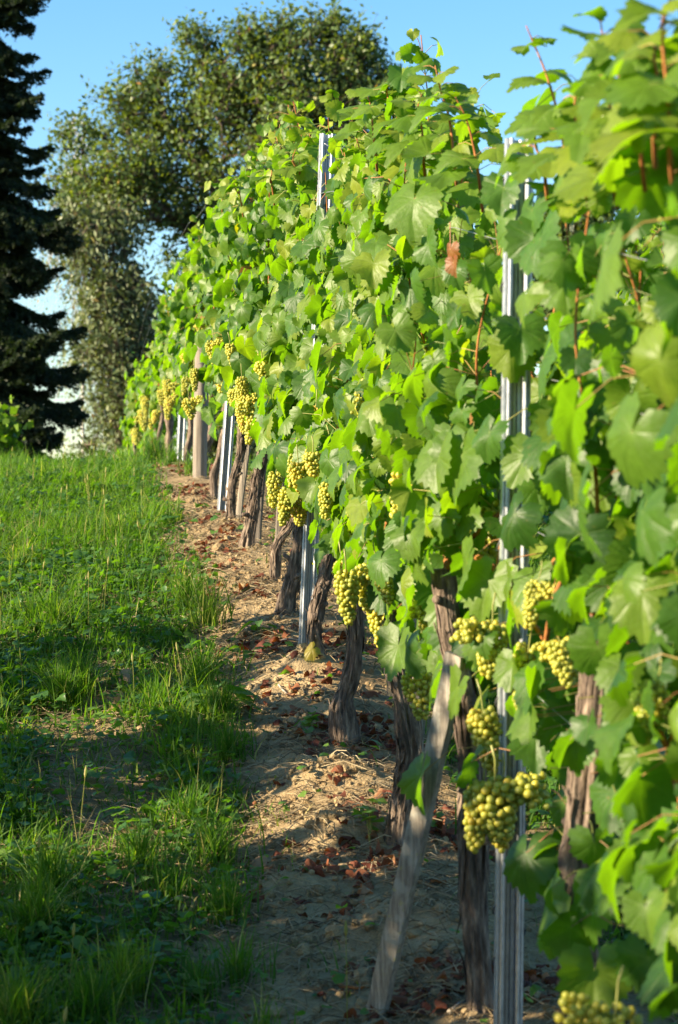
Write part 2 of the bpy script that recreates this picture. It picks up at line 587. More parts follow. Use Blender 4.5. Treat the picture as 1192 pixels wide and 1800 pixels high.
def add_ribbons(acc, A, B, w, rnd, mat=0):
    """thin three-sided stalks from A to B (n,3 each), bent slightly."""
    n = len(A)
    d = norm(B - A)
    ref = np.where(np.abs(d[:, 2:3]) < .9, np.array([[0, 0, 1.]]), np.array([[1., 0, 0]]))
    u = norm(np.cross(d, ref)); v = np.cross(d, u)
    mid = (A + B) / 2 + np.array([0, 0, .012]) * np.linalg.norm(B - A, axis=1, keepdims=True) / .08
    V = []
    for Pnt, k in ((A, 1.0), (mid, .85), (B, .75)):
        for a in (0, 2.094, 4.189):
            V.append(Pnt + (u * math.cos(a) + v * math.sin(a)) * np.asarray(w).reshape(-1, 1) * k)
    V = np.stack(V, 1)
    f = []
    for s in (0, 3):
        for k in range(3):
            f.append([s + k, s + (k + 1) % 3, s + 3 + (k + 1) % 3, s + 3 + k])
    f = np.array(f)
    off = (np.arange(n) * 9)[:, None, None]
    acc.add(V.reshape(-1, 3), [(f[None] + off).reshape(-1, 4)], mat, rnd=np.repeat(rnd, 9))


# ------------------------------------------------------------------ grape bunches
def ico():
    t = (1 + 5 ** .5) / 2
    V = [(-1, t, 0), (1, t, 0), (-1, -t, 0), (1, -t, 0), (0, -1, t), (0, 1, t), (0, -1, -t), (0, 1, -t), (t, 0, -1), (t, 0, 1), (-t, 0, -1), (-t, 0, 1)]
    F = [(0, 11, 5), (0, 5, 1), (0, 1, 7), (0, 7, 10), (0, 10, 11), (1, 5, 9), (5, 11, 4), (11, 10, 2), (10, 7, 6), (7, 1, 8), (3, 9, 4), (3, 4, 2), (3, 2, 6), (3, 6, 8), (3, 8, 9), (4, 9, 5), (2, 4, 11), (6, 2, 10), (8, 6, 7), (9, 8, 1)]
    V = [np.array(v, float) / np.linalg.norm(v) for v in V]
    cache = {}; F2 = []
    def midp(a, b):
        k = (min(a, b), max(a, b))
        if k not in cache:
            q = V[a] + V[b]; V.append(q / np.linalg.norm(q)); cache[k] = len(V) - 1
        return cache[k]
    for a, b, c in F:
        ab, bc, ca = midp(a, b), midp(b, c), midp(c, a)
        F2 += [(a, ab, ca), (b, bc, ab), (c, ca, bc), (ab, bc, ca)]
    return np.array(V), np.array(F2)


ICO_V, ICO_F = ico()
BUNCH = []
for v in range(8):
    rg = np.random.default_rng(100 + v)
    Ln = [.13, .15, .11, .16, .14, .12, .17, .10][v]; Rw = [.042, .036, .046, .032, .05, .040, .038, .036][v]
    pts = []
    tries = 0
    while len(pts) < 140 and tries < 9000:
        tries += 1
        s = rg.random() ** .8
        Rz = Rw * (1 - s) ** .55 * (.55 + .45 * min(1, s * 6)) + .006
        a = rg.random() * 6.283; rr = Rz * rg.uniform(.65, 1.0)
        p = np.array([rr * math.cos(a), rr * math.sin(a), -.025 - s * Ln])
        if v in (0, 2, 4, 6) and rg.random() < .22:      # a shoulder on one side
            s2 = rg.random()
            p = np.array([Rw + .018 + rg.normal(0, .012), rg.normal(0, .014), -.02 - s2 * .055])
        if all(np.sum((p - q) ** 2) > .0122 ** 2 for q in pts): pts.append(p)
    ac = Acc()
    for p in pts:
        r = rg.uniform(.0068, .0092)
        ac.add(ICO_V * r * np.array([1, 1, 1.06]) + p, [ICO_F], rnd=float(np.clip(rg.normal(.5 + .12 * (v % 3 - 1), .17), 0, .99)))
    b = ac.build('grape_bunch', M['berry'])
    sa = Acc()
    V_, F_ = tube([(0, 0, .05), (.004, .002, .02), (0, 0, -.03), (.002, 0, -.03 - Ln * .8)], [.0028, .0024, .002, .001], 5)
    sa.add(V_, F_, rnd=.3)
    s_ = sa.build('bunch_stalk', M['stem'])
    BUNCH.append((b.data, s_.data))
    bpy.data.objects.remove(b); bpy.data.objects.remove(s_)


def hang_bunch(vine, loc, sc, rng):
    bm_, sm_ = BUNCH[int(rng.integers(0, len(BUNCH)))]
    o = bpy.data.objects.new('grape_bunch', bm_); COL.objects.link(o); o.parent = vine
    o.location = tuple(np.asarray(loc) - np.asarray(vine.location))
    o.rotation_euler = (rng.normal(0, .14), rng.normal(0, .14), rng.uniform(0, 6.28))
    o.scale = (sc * rng.uniform(.9, 1.15), sc * rng.uniform(.9, 1.15), sc)
    s = bpy.data.objects.new('bunch_stalk', sm_); COL.objects.link(s); s.parent = o
    return o


# ------------------------------------------------------------------ vines
AX = norm(np.array([-.13, 1.0, 0.0]))            # along the row, uphill
NL = np.array([AX[1] * -1, AX[0], 0.0])          # across the row, towards the grass (left)


def trunk_mesh(path, w0, w1, seed, burl=0.0, knots=True, near=True):
    rg = np.random.default_rng(seed)
    n = 64 if near else 22; ns = 40 if near else 12
    p = catmull(path, n)
    s = np.linspace(0, 1, n)
    wob = .009 * np.stack([np.sin(s * 9 + rg.random() * 6), np.sin(s * 7 + rg.random() * 6), 0 * s], -1) * np.minimum(1, s * 5)[:, None]
    p = p + wob
    rad = w0 + (w1 - w0) * s ** .7
    rad = rad * (1 + .18 * np.exp(-(s / .08) ** 2)) * (1 + burl * np.exp(-((s - .10) / .09) ** 2))
    for k in range(3):
        c = rg.uniform(.2, .95); rad = rad * (1 + rg.uniform(.05, .22) * np.exp(-((s - c) / .045) ** 2))
    sd_ = int(seed)
    def rf(th, t):
        twist = th + t * 1.3
        cs = np.cos(twist); sn = np.sin(twist)
        a = fbm(cs * 3.6 + 10 + t * 2.2, sn * 3.6 + t * 6.5 + 7, sd_, 4) - .5
        b = vnoise(cs * 8 + 20 + t * 1.5, sn * 8 + t * 9, sd_ + 3) - .5
        c2 = vnoise(cs * 2.2 + 5, sn * 2.2 + t * 5, sd_ + 5) - .5
        return .9 + .75 * a + .40 * b + .40 * c2
    V, F = tube(p, rad, ns, rf)
    ac = Acc(); ac.add(V, F)
    for k in range(4 if near else 0):               # stubs left by pruning
        i0 = int(rg.uniform(.25, .97) * (n - 1)); a = rg.random() * 6.28
        D = norm(np.array([math.cos(a), math.sin(a), rg.uniform(.1, .8)]))
        q = p[i0]; L_ = rad[i0] + rg.uniform(.008, .035); r_ = rg.uniform(.006, .012)
        V, F = tube([q, q + D * L_ * .6, q + D * L_], [r_ * 1.5, r_ * 1.15, r_], 8); ac.add(V, F)
    if near:                                        # strips of peeling bark
        for k in range(70):
            t0 = rg.uniform(.03, .85); L_ = rg.uniform(.06, .26); t1 = min(.99, t0 + L_)
            m_ = 7
            tt = np.linspace(t0, t1, m_)
            i0 = np.clip((tt * (n - 1)).astype(int), 0, n - 2)
            T = norm(p[i0 + 1] - p[i0])
            a = rg.random() * 6.28 + np.linspace(0, rg.normal(0, .35), m_)
            U = norm(np.cross(T, [0, 1., 0])); W = np.cross(T, U)
            D = U * np.cos(a)[:, None] + W * np.sin(a)[:, None]
            S_ = norm(np.cross(T, D))
            lift = rad[i0] * (1.04 + rg.uniform(.0, .10)) + np.linspace(-1, 1, m_) ** 4 * rg.uniform(.0, .017) * (1 if rg.random() < .6 else .1)
            c = p[i0] + D * lift[:, None]
            hw = rg.uniform(.002, .0075) * (1 - .8 * np.abs(np.linspace(-1, 1, m_)) ** 3)
            A_ = c - S_ * hw[:, None]; B_ = c + S_ * hw[:, None]; C_ = c + D * .0025
            VV = np.stack([A_, C_, B_], 1).reshape(-1, 3)
            q = np.arange(m_ - 1)[:, None] * 3
            Q = np.concatenate([np.stack([q[:, 0], q[:, 0] + 1, q[:, 0] + 4, q[:, 0] + 3], -1), np.stack([q[:, 0] + 1, q[:, 0] + 2, q[:, 0] + 5, q[:, 0] + 4], -1)])
            ac.add(VV, [Q])
    return ac


def hides_post(b, rg):
    """growers tuck the leaves behind the posts: thin them on the path side just before each post"""
    u = b[0] - float(rowx(b[1])); h = b[2] - Gs(b[0], b[1])
    for y0, sl, pr, lo, hi in ((5.05, .2, .80, -1, 9), (8.95, .115, .85, 1.72, 9), (8.95, .115, .85, -1, .6), (14.8, .075, .96, -1, 1.15), (12.95, .09, .6, -1, .8)):
        t = y0 - b[1]
        if -.08 < t < 1.0 and lo < h < hi and u < (.16 if y0 == 14.8 else .09) - sl * t and rg.random() < pr: return True
    return False


def make_vine(d, label, seed, path=None, w=.03, level=1, burl=0.0, top=2.1, dens=1.0, bunches=5, low=.70, ch=.86, near=True, leftbias=.5):
    """One grape vine: trunk, fruiting canes, shoots, leaves, bunches."""
    rg = np.random.default_rng(seed)
    bx = float(rowx(d))
    if path is None:
        bx += rg.normal(0, .03)
        gz = Gs(bx, d)
        lean = rg.normal(0, .05); 
        path = [(bx, d, gz - .06), (bx + rg.normal(0, .02), d + rg.normal(0, .02), gz + .2), (bx + lean * .6, d + rg.normal(0, .04), gz + min(.5, ch * .6)), (bx + lean, d + rg.normal(0, .06), gz + min(.82, ch + .05))]
    path = np.asarray(path, float)
    gz = Gs(path[0][0], path[0][1])
    root = empty('grape_vine', (path[0][0], path[0][1], gz), label, 'grape vine', 'grape vines of the row')
    org = np.array(root.location)
    trunk_mesh(path, w * .80, w * .66, seed, burl, near=near).build('trunk', M['bark'], root, org)
    head = path[-1].copy()
    CS = -NL * .07                                  # the leaf wall hangs just behind the posts
    # canes tied along the wire, then upright shoots
    shoots = []
    def up(b):
        return np.array([float(rowx(b[1])), b[1], 0]) 
    for sgn in (-1, 1):
        e = head + AX * sgn * .5
        e[0] = rowx(e[1]); e[2] = Gs(e[0], e[1]) + ch + rg.normal(0, .05)
        mid = (head + e) / 2 + np.array([0, 0, .10])
        cp = catmull([head, mid, e + CS * .6], 10)
        ac = Acc(); V, F = tube(cp, np.linspace(.0085, .005, 10), 7); ac.add(V, F)
        ac.build('cane', M['cane'], root, org)
        for k in range(4):
            shoots.append(cp[min(9, 1 + int(k * 2.4))] + rg.normal(0, .02, 3))
    base_l, tip_l, nrm_l, siz_l, rnd_l, pa, pb = [], [], [], [], [], [], []
    vtone = rg.normal(0, .05)
    for si, s0 in enumerate(shoots):
        g0 = Gs(float(rowx(s0[1])), s0[1])
        H = g0 + top + rg.normal(0, .09) + (rg.uniform(.08, .22) if rg.random() < .12 else 0) - s0[2]
        H = max(H, .35)
        e = s0 + AX * rg.normal(0, .10) + CS + NL * rg.normal(0, .06) + np.array([0, 0, H])
        m1 = s0 * .66 + e * .34 + AX * rg.normal(0, .05) + CS + NL * rg.normal(0, .05)
        m2 = s0 * .33 + e * .67 + AX * rg.normal(0, .05) + CS + NL * rg.normal(0, .05)
        sp = catmull([s0, m1, m2, e], 26)
        ac = Acc(); V, F = tube(sp, np.linspace(.0052, .0016, 26), 6); ac.add(V, F)
        ac.build('shoot', M['cane'], root, org)
        nn = int(H / .052)
        for k in range(nn):
            t = (k + .5) / nn
            q = sp[int(t * 25)]
            reps = 1 + (rg.random() < .8 * dens) + (rg.random() < .55 * dens) + (rg.random() < .75 * dens) + (rg.random() < .35 * dens)
            for j in range(reps):
                sd = 1 if rg.random() < leftbias + .05 else -1
                az = rg.normal(-.35, .75)
                out = NL * sd * math.cos(az) + AX * math.sin(az)
                pl = rg.uniform(.03, .11) + (rg.uniform(0, .08) if j else 0)
                if t > .93: pl *= .6
                b = q + out * pl + np.array([0, 0, rg.normal(.015, .045)]) + AX * rg.normal(0, .03) * j
                az2 = az + rg.normal(0, .55)
                o2 = NL * sd * math.cos(az2) + AX * math.sin(az2)
                el = rg.normal(.45, .42)
                nv = o2 * math.cos(el) + np.array([0, 0, math.sin(el)])
                tv = np.array([0, 0, -1.0]) + o2 * rg.uniform(.1, .6) + AX * rg.normal(0, .5) + NL * rg.normal(0, .2)
                if t > .9 and rg.random() < .5: tv = -tv * .4 + o2
                sz = rg.uniform(.062, .128) if t < .8 else rg.uniform(.05, .10)
                if t > .93: sz *= .75
                if hides_post(b, rg): continue
                base_l.append(b); tip_l.append(tv); nrm_l.append(nv); siz_l.append(sz)
                rv = rg.normal(.44 + vtone, .24) + (.22 if t > .9 else 0)
                rnd_l.append(min(max(rv, 0), .93) if rg.random() > .006 else rg.uniform(.97, 1))
                pa.append(q); pb.append(b)
    # leaves and short side shoots hanging round the fruit zone
    for k in range(int(60 * dens)):
        a = head + AX * rg.uniform(-.5, .5); a[0] = rowx(a[1]); a[2] = Gs(a[0], a[1]) + rg.uniform(low, .95)
        sd = 1 if rg.random() < leftbias + .1 else -1
        az = rg.normal(0, .8); out = NL * sd * math.cos(az) + AX * math.sin(az)
        b = a + CS + out * rg.uniform(.03, .2)
        if hides_post(b, rg): continue
        el = rg.normal(.35, .4)
        o2 = NL * sd * math.cos(az + rg.normal(0, .5)) + AX * math.sin(az)
        base_l.append(b); tip_l.append(np.array([0, 0, -1.]) + o2 * rg.uniform(.1, .6) + AX * rg.normal(0, .45))
        nrm_l.append(o2 * math.cos(el) + np.array([0, 0, math.sin(el)])); siz_l.append(rg.uniform(.08, .14))
        rnd_l.append(min(max(rg.normal(.34 + vtone, .17), 0), .93) if rg.random() > .015 else rg.uniform(.96, 1)); pa.append(a + np.array([0, 0, .03])); pb.append(b)
    ac = Acc()
    B_ = np.array(base_l)
    add_leaves(ac, B_, np.array(tip_l), np.array(nrm_l), np.array(siz_l), np.array(rnd_l), level, rg)
    if level < 2:
        add_ribbons(ac, np.array(pa), np.array(pb), np.full(len(pa), .0014), rg.uniform(.1, 1, len(pa)), 1)
    ac.build('foliage', [M['vine_leaf'], M['stem']], root, org)
    for k in range(bunches):
        a = head + AX * rg.uniform(-.48, .48); a[0] = rowx(a[1]); a[2] = Gs(a[0], a[1]) + rg.uniform(.68, 1.12) * ch / .86
        hang_bunch(root, a + NL * rg.uniform(.06, .165) * (1 if rg.random() < .8 else -1), rg.uniform(.72, 1.0), rg)
    return root


def pxpath(pts, d0, d1=None):
    """pixel polyline of a trunk standing at distance d0 -> points, foot sunk in the soil"""
    d1 = d0 if d1 is None else d1
    out = [P(x, y, d0 + (d1 - d0) * i / (len(pts) - 1)) for i, (x, y) in enumerate(pts)]
    out[0][2] = Gs(out[0][0], out[0][1]) - .05
    return out


VINES = {}
SPEC = [
    # key, d, pixel trunk, half width, level, burl, label, kwargs
    ('near', 3.45, None, .042, 0, 0, 'nearest grape vine, a blurred wall of big leaves at the right edge', dict(top=1.9, bunches=0)),
    ('a', 4.42, [(990, 2040), (1008, 1800), (1020, 1690), (1032, 1480), (1042, 1250), (1045, 1080)], .045, 0, 0, 'grape vine with split bark half hidden by leaves right of the near steel post', dict(top=1.84, bunches=0, low=.5)),
    ('b', 5.34, [(848, 1800), (838, 1650), (836, 1480), (822, 1300), (798, 1130), (786, 1000)], .040, 0, .0, 'grape vine with flaky bark that the loose plank leans on', dict(top=1.76, bunches=0, low=.72, dens=.95)),
    ('c', 6.62, [(700, 1490), (708, 1400), (714, 1300), (708, 1210), (698, 1120), (694, 1000)], .043, 0, .0, 'thick grape vine with striped bark and a grey stake behind it, left of the plank', dict(top=2.08, bunches=3, low=.70)),
    ('d', 7.74, [(608, 1310), (606, 1250), (612, 1200), (622, 1130), (626, 1050), (632, 960)], .038, 0, .55, 'grape vine with a swollen knobbly foot above the sunlit soil bank', dict(top=1.98, bunches=3)),
    ('e', 8.63, [(556, 1185), (552, 1150), (550, 1110), (566, 1050), (576, 1000), (584, 900)], .034, 0, .5, 'grape vine with a yellow leaf on its foot, just right of the second steel post', dict(top=1.82, bunches=4)),
    ('f', 9.55, [(504, 1078), (507, 1045), (515, 1000), (530, 950), (536, 900), (538, 840)], .044, 0, .2, 'dark twisted grape vine close behind the second steel post', dict(top=1.9, bunches=3)),
    ('g', 10.3, [(480, 1015), (484, 985), (492, 955), (508, 922), (516, 890), (518, 820)], .024, 0, .2, 'slender bent grape vine with golden lit bark beside a thin pale stake', dict(top=2.0, bunches=3)),
    ('h', 11.35, [(433, 965), (436, 930), (446, 885), (456, 840), (463, 790), (466, 740)], .036, 1, .2, 'stout leaning grape vine with a flat stake behind its foot', dict(top=1.95, bunches=2)),
    ('i', 12.4, [(405, 930), (407, 895), (412, 850), (418, 810), (424, 770), (430, 720)], .030, 1, 0, 'forked grape vine right of the third steel post', dict(ch=0.8, top=1.86, bunches=2)),
    ('j', 13.7, [(376, 868), (377, 835), (385, 795), (394, 755), (399, 720), (402, 680)], .030, 1, 0, 'grape vine with sunlit bark between the round wooden post and the third steel post', dict(low=.42, ch=0.75, top=1.78, bunches=2)),
    ('k', 15.3, [(363, 832), (364, 800), (368, 765), (372, 730), (374, 690)], .032, 1, 0, 'shaded grape vine peeping out behind the round wooden post', dict(low=.42, ch=0.65, top=1.62, bunches=3)),
    ('l', 16.5, [(330, 820), (331, 790), (334, 760), (336, 730), (338, 690)], .032, 1, 0, 'grape vine left of the round wooden post beside a steel post', dict(low=.42, ch=0.6, top=1.5, bunches=4)),
    ('m', 18.4, [(300, 818), (298, 780), (296, 740), (298, 700), (300, 670)], .042, 1, 0, 'thick dark grape vine standing where the bare strip ends', dict(ch=0.55, top=1.38, bunches=4)),
    ('n', 19.6, [(279, 818), (280, 785), (283, 745), (284, 705)], .028, 1, 0, 'thin dark grape vine left of the thick one at the end of the strip', dict(ch=0.5, top=1.25, bunches=3)),
]
for i, (key, d, pxs, w, lev, burl, lab, kw) in enumerate(SPEC):
    VINES[key] = make_vine(d, lab, 200 + i, None if pxs is None else pxpath(pxs, d), w, lev, burl, near=d < 13, **kw)
for k, d in enumerate((20.8, 21.9, 23.0, 24.1, 25.2, 26.3)):
    make_vine(d, 'leafy grape vine at the far end of the row where the hill drops away', 240 + k, None, .03, 2 if k > 1 else 1, 0, top=(1.15, 1.08, 1.1, 1.15, 1.2, 1.2)[k], ch=.4, bunches=3 if k < 3 else 0, low=.05, near=False, dens=1.3)
make_vine(2.45, 'grape vine in the near part of the row just past the right edge', 260, None, .04, 0, 0, top=1.9, bunches=0)

# next rows: an unseen one, spaced and thinned to shade the strip, and the one beyond
G0 = make_vine(-3.0, 'grape vine of the unseen row across the grass, arranged for its shade', 270, None, .035, 1, 0, top=2.0, bunches=3, near=False)
G1 = make_vine(-2.0, 'grape vine of the unseen row across the grass, arranged for its shade', 271, None, .035, 1, 0, top=2.0, bunches=3, near=False)
G2 = make_vine(3.0, 'grape vine of the unseen row across the grass, arranged for its shade', 272, None, .035, 1, 0, top=1.95, bunches=2, near=False, dens=.35)
for k, (y, u) in enumerate([(-3, -3.3), (-2, -3.3), (-1, -3.3), (0, -3.3), (1.0, -3.3), (2.0, -3.3), (3.0, -3.3), (3.6, -3.3), (4.2, -3.3), (4.8, -3.3), (5.3, -3.3), (6.9, -3.3), (8.2, -3.3)] + [(7.5, 2.3), (8.6, 2.3), (9.7, 2.3), (10.8, 2.3), (11.9, 2.3), (13.0, 2.3)]):
    c = (G0 if k % 2 == 0 else G1)
    if u < 0 and y > 7.2: c = G2
    if k > 1 and c.get('placed'): c = copy_tree(c)
    c['placed'] = 1
    x = float(rowx(y)) + u
    c.location = (x, y, Gs(x, y) - .02)
    if u < 0 and 2.4 < y < 5.6: c.scale.z = 1.02
    c['label'] = 'grape vine of the unseen row across the grass, arranged for its shade' if u < 0 else 'grape vine in the row behind, glimpsed through gaps in the leaves'
    c['group'] = 'unseen grape vines of the row across the grass' if u < 0 else 'grape vines of the row behind'

for c in list(bpy.data.objects):
    if 'placed' in c: del c['placed']

# bunches where the photograph shows them (hung on the nearest vine)
BR = np.random.default_rng(900)
for px, py, d, sc_, key in [
    (733, 1165, 6.05, 1.1, 'c'), (868, 1078, 4.92, 1.1, 'b'), (932, 1120, 4.85, 1.1, 'a'), (845, 1230, 5.05, 1.15, 'b'), (880, 1260, 5.1, 1.1, 'b'),
    (853, 1358, 4.95, 1.2, 'b'), (884, 1362, 4.97, 1.2, 'b'), (868, 1352, 4.92, 1.3, 'b'), (848, 865, 5.3, 1.15, 'b'), (655, 940, 6.9, 1.0, 'd'), (672, 965, 6.95, 1.0, 'd'), (600, 975, 7.6, 1.2, 'd'), (612, 990, 7.65, 1.0, 'd'),
    (662, 1045, 6.75, 1.1, 'c'), (755, 1040, 5.7, 1.0, 'b'), (510, 850, 8.8, 1.1, 'f'), (522, 865, 8.9, 1.1, 'f'), (538, 805, 8.7, 1.2, 'e'), (468, 715, 10.4, 1.2, 'h'), (497, 730, 9.9, 1.4, 'g'), (510, 742, 10.0, 1.2, 'g'),
    (556, 705, 8.6, 1.1, 'e'), (578, 770, 8.2, 1.2, 'e'), (590, 780, 8.3, 1.0, 'e'), (470, 575, 10.8, 1.3, 'h'), (400, 590, 13.0, 1.4, 'j'), (392, 635, 12.8, 1.5, 'j'), (352, 560, 16.0, 1.4, 'k'), (658, 660, 7.0, 1.2, 'd'), (664, 690, 7.05, 1.0, 'd'),
    (636, 750, 7.3, 1.1, 'd'), (640, 870, 7.3, 1.2, 'd'), (722, 810, 6.2, 1.1, 'c'), (718, 840, 6.2, 1.1, 'c'), (630, 870, 7.4, 1.0, 'd'), (1088, 1745, 3.7, 1.1, 'a'), (1155, 1190, 3.7, .8, 'near'),
    (980, 1110, 4.6, .9, 'a'), (948, 1010, 4.6, .7, 'a'), (495, 780, 10.2, .8, 'g'), (548, 975, 9.0, .9, 'f')]:
    hang_bunch(VINES[key], P(px, py, d), sc_ * .82, BR)

# large single leaves that stand out of the leaf wall, each with its own twig
HERO = [(728, 350, 5.75, .165, 'c'), (812, 800, 5.05, .175, 'b'), (768, 800, 5.1, .14, 'b'), (735, 1075, 5.95, .16, 'c'), (700, 1135, 6.0, .15, 'c'), (760, 1110, 5.9, .15, 'c'), (742, 1360, 5.2, .14, 'b'), (935, 1230, 4.75, .16, 'a'), (955, 630, 4.7, .15, 'a'),
        (1060, 450, 3.35, .15, 'near'), (940, 190, 4.75, .12, 'a'), (1010, 720, 3.7, .13, 'near'), (1110, 760, 3.4, .14, 'near'), (610, 930, 7.5, .16, 'd'), (560, 970, 7.9, .13, 'e'), (690, 1000, 6.4, .16, 'c'), (925, 1500, 4.6, .14, 'a'), (960, 1580, 4.4, .17, 'a'), 
        (860, 1020, 5.0, .15, 'b'), (820, 990, 5.05, .14, 'b'), (630, 455, 7.2, .14, 'd'), (560, 630, 8.0, .14, 'e'), (1130, 900, 3.45, .12, 'near'), (1020, 880, 3.9, .15, 'a'), (935, 370, 4.82, .13, 'a'), (905, 395, 4.9, .11, 'b'), (940, 420, 4.8, .12, 'a'), (885, 330, 4.95, .11, 'b'), (925, 800, 4.85, .12, 'a'), (935, 1020, 4.8, .12, 'a'), (900, 1090, 4.9, .11, 'b'), (940, 1190, 4.75, .13, 'a'), (570, 385, 8.75, .12, 'e'), (590, 405, 8.7, .12, 'e'), (560, 430, 8.75, .12, 'f'), (575, 455, 8.7, .13, 'e'), (565, 490, 8.75, .12, 'f'), (580, 510, 8.7, .11, 'e'), (555, 540, 8.75, .12, 'f'), (570, 570, 8.7, .12, 'e'), (550, 610, 8.75, .12, 'f'), (565, 655, 8.7, .11, 'e'), (555, 680, 8.7, .12, 'e'), (600, 330, 8.7, .12, 'e'), (540, 330, 9.0, .12, 'f'), (760, 1190, 5.5, .13, 'b'), (805, 1210, 5.1, .12, 'b'), (770, 1130, 5.6, .14, 'b'), (790, 1060, 5.4, .14, 'b'), (840, 930, 5.2, .13, 'b'), (950, 420, 4.7, .14, 'a')]
hg = np.random.default_rng(77)
for key in sorted(set(h[4] for h in HERO)):
    root = VINES[key]; ac = Acc(); B_, T_, N_, S_, Rn, A_ = [], [], [], [], [], []
    for px, py, d, s, k in HERO:
        if k != key: continue
        b = P(px, py, d)
        B_.append(b); S_.append(s); Rn.append(hg.uniform(.2, .55))
        N_.append(NL * .9 - AX * hg.normal(.25, .6) + np.array([0, 0, hg.uniform(.1, 1.0)]))
        T_.append(np.array([0, 0, -1.]) + AX * hg.normal(0, .35) + NL * .25)
        a = b - NL * .12 + np.array([0, 0, .06]); A_.append(a)
    if key == 'b':
        for px, py in ((792, 440), (798, 462)):
            q = P(px, py, 5.45); B_.append(q); S_.append(.055); Rn.append(.992); N_.append(NL - AX * .5); T_.append(np.array([.1, 0, -1.])); A_.append(q + np.array([0, .02, .07]))
    add_leaves(ac, np.array(B_), np.array(T_), np.array(N_), np.array(S_), np.array(Rn), 0, hg, curl=.8)
    add_ribbons(ac, np.array(A_), np.array(B_), np.full(len(A_), .0017), hg.uniform(.2, 1, len(A_)), 1)
    ac.build('outer_leaves', [M['vine_leaf'], M['stem']], root, np.array(root.location))

# tall shoots that stick out above the leaf wall, as parts of their vines
def tall_shoot(key, pts, d, leaves, seed, s0=.11):
    rg = np.random.default_rng(seed); root = VINES[key]; org = np.array(root.location)
    sp = catmull([P(pts[0][0] + 25, pts[0][1] + 230, d + .45)] + [P(x, y, d) for x, y in pts], 30)[6:]
    ac = Acc(); V, F = tube(sp, np.linspace(.0042, .0012, 24), 6); ac.add(V, F)
    ac.build('shoot', M['cane'], root, org)
    B_, T_, N_, S_, A_ = [], [], [], [], []
    for k in range(leaves):
        t = (k + .6) / leaves; q = sp[min(23, int(t * 23))]
        sd = 1 if k % 2 else -1
        out = norm(NL * sd * rg.uniform(.4, 1) + AX * rg.normal(0, .8) + np.array([0, 0, .2]))
        b = q + out * rg.uniform(.03, .08) * (1.1 - .6 * t)
        B_.append(b); A_.append(q); S_.append(s0 * (1.15 - .65 * t) * rg.uniform(.8, 1.2))
        N_.append(out * .5 + np.array([0, 0, .6]) + NL * .4 - AX * .4); T_.append(out + np.array([0, 0, -.6 + .5 * t]))
    ac = Acc()
    add_leaves(ac, np.array(B_), np.array(T_), np.array(N_), np.array(S_), rg.uniform(.4, .85, leaves), 0, rg)
    add_ribbons(ac, np.array(A_), np.array(B_), np.full(leaves, .0013), rg.uniform(.3, 1, leaves), 1)
    ac.build('shoot_leaves', [M['vine_leaf'], M['stem']], root, org)


for i, a in enumerate([('a', [(1000, 330), (985, 220), (960, 130), (925, 45)], 4.6, 9, .12), ('near', [(1080, 330), (1075, 220), (1065, 110), (1055, 30)], 3.9, 16, .12), ('near', [(1180, 300), (1175, 180), (1165, 60), (1185, -30)], 3.3, 12, .12),
                       ('c', [(800, 300), (790, 210), (775, 160), (765, 115)], 5.8, 14, .11), ('b', [(845, 340), (835, 270), (820, 210), (800, 170)], 5.5, 12, .11), ('c', [(700, 260), (690, 200), (680, 160), (690, 140)], 6.7, 14, .12), ('d', [(660, 270), (655, 220), (650, 180), (640, 160)], 6.9, 10, .11),
                       ('near', [(1130, 300), (1120, 200), (1125, 120), (1110, 60)], 3.6, 12, .12), ('a', [(1030, 330), (1020, 260), (1010, 190), (1020, 140)], 4.3, 12, .12), ('a', [(960, 330), (955, 290), (940, 250), (950, 215)], 4.75, 9, .11), ('f', [(530, 330), (525, 300), (515, 280), (520, 262)], 9.0, 9, .1), ('g', [(480, 340), (475, 320), (478, 300), (470, 285)], 10.2, 8, .1), ('h', [(425, 360), (418, 340), (412, 325), (415, 308)], 11.4, 8, .1), ('d', [(690, 260), (700, 200), (705, 170), (698, 150)], 6.9, 10, .1), ('near', [(1150, 260), (1160, 170), (1150, 90), (1170, 20)], 3.45, 12, .11), ('near', [(1090, 260), (1095, 180), (1085, 110), (1095, 80)], 3.8, 10, .11), ('c', [(745, 290), (742, 230), (735, 190), (742, 165)], 6.2, 10, .11)]):
    tall_shoot(a[0], a[1], a[2], a[3], 500 + i, a[4])

# ------------------------------------------------------------------ posts, stakes, plank, wires
PROFILE = [(-.0135, -.010), (-.0150, -.0165), (-.0185, -.0185), (-.0220, -.0165), (-.0235, -.0125), (-.0258, -.0155), (-.0290, -.0145), (-.0305, -.0105), (-.0300, .004), (-.0265, .0125), (-.0225, .0135), (-.0190, .0100), (-.0140, .0085), (-.006, .0095), (-.003, .0125), (.003, .0125), (.006, .0095)]
PROFILE = PROFILE + [(-x, y) for x, y in PROFILE[:13]][::-1]


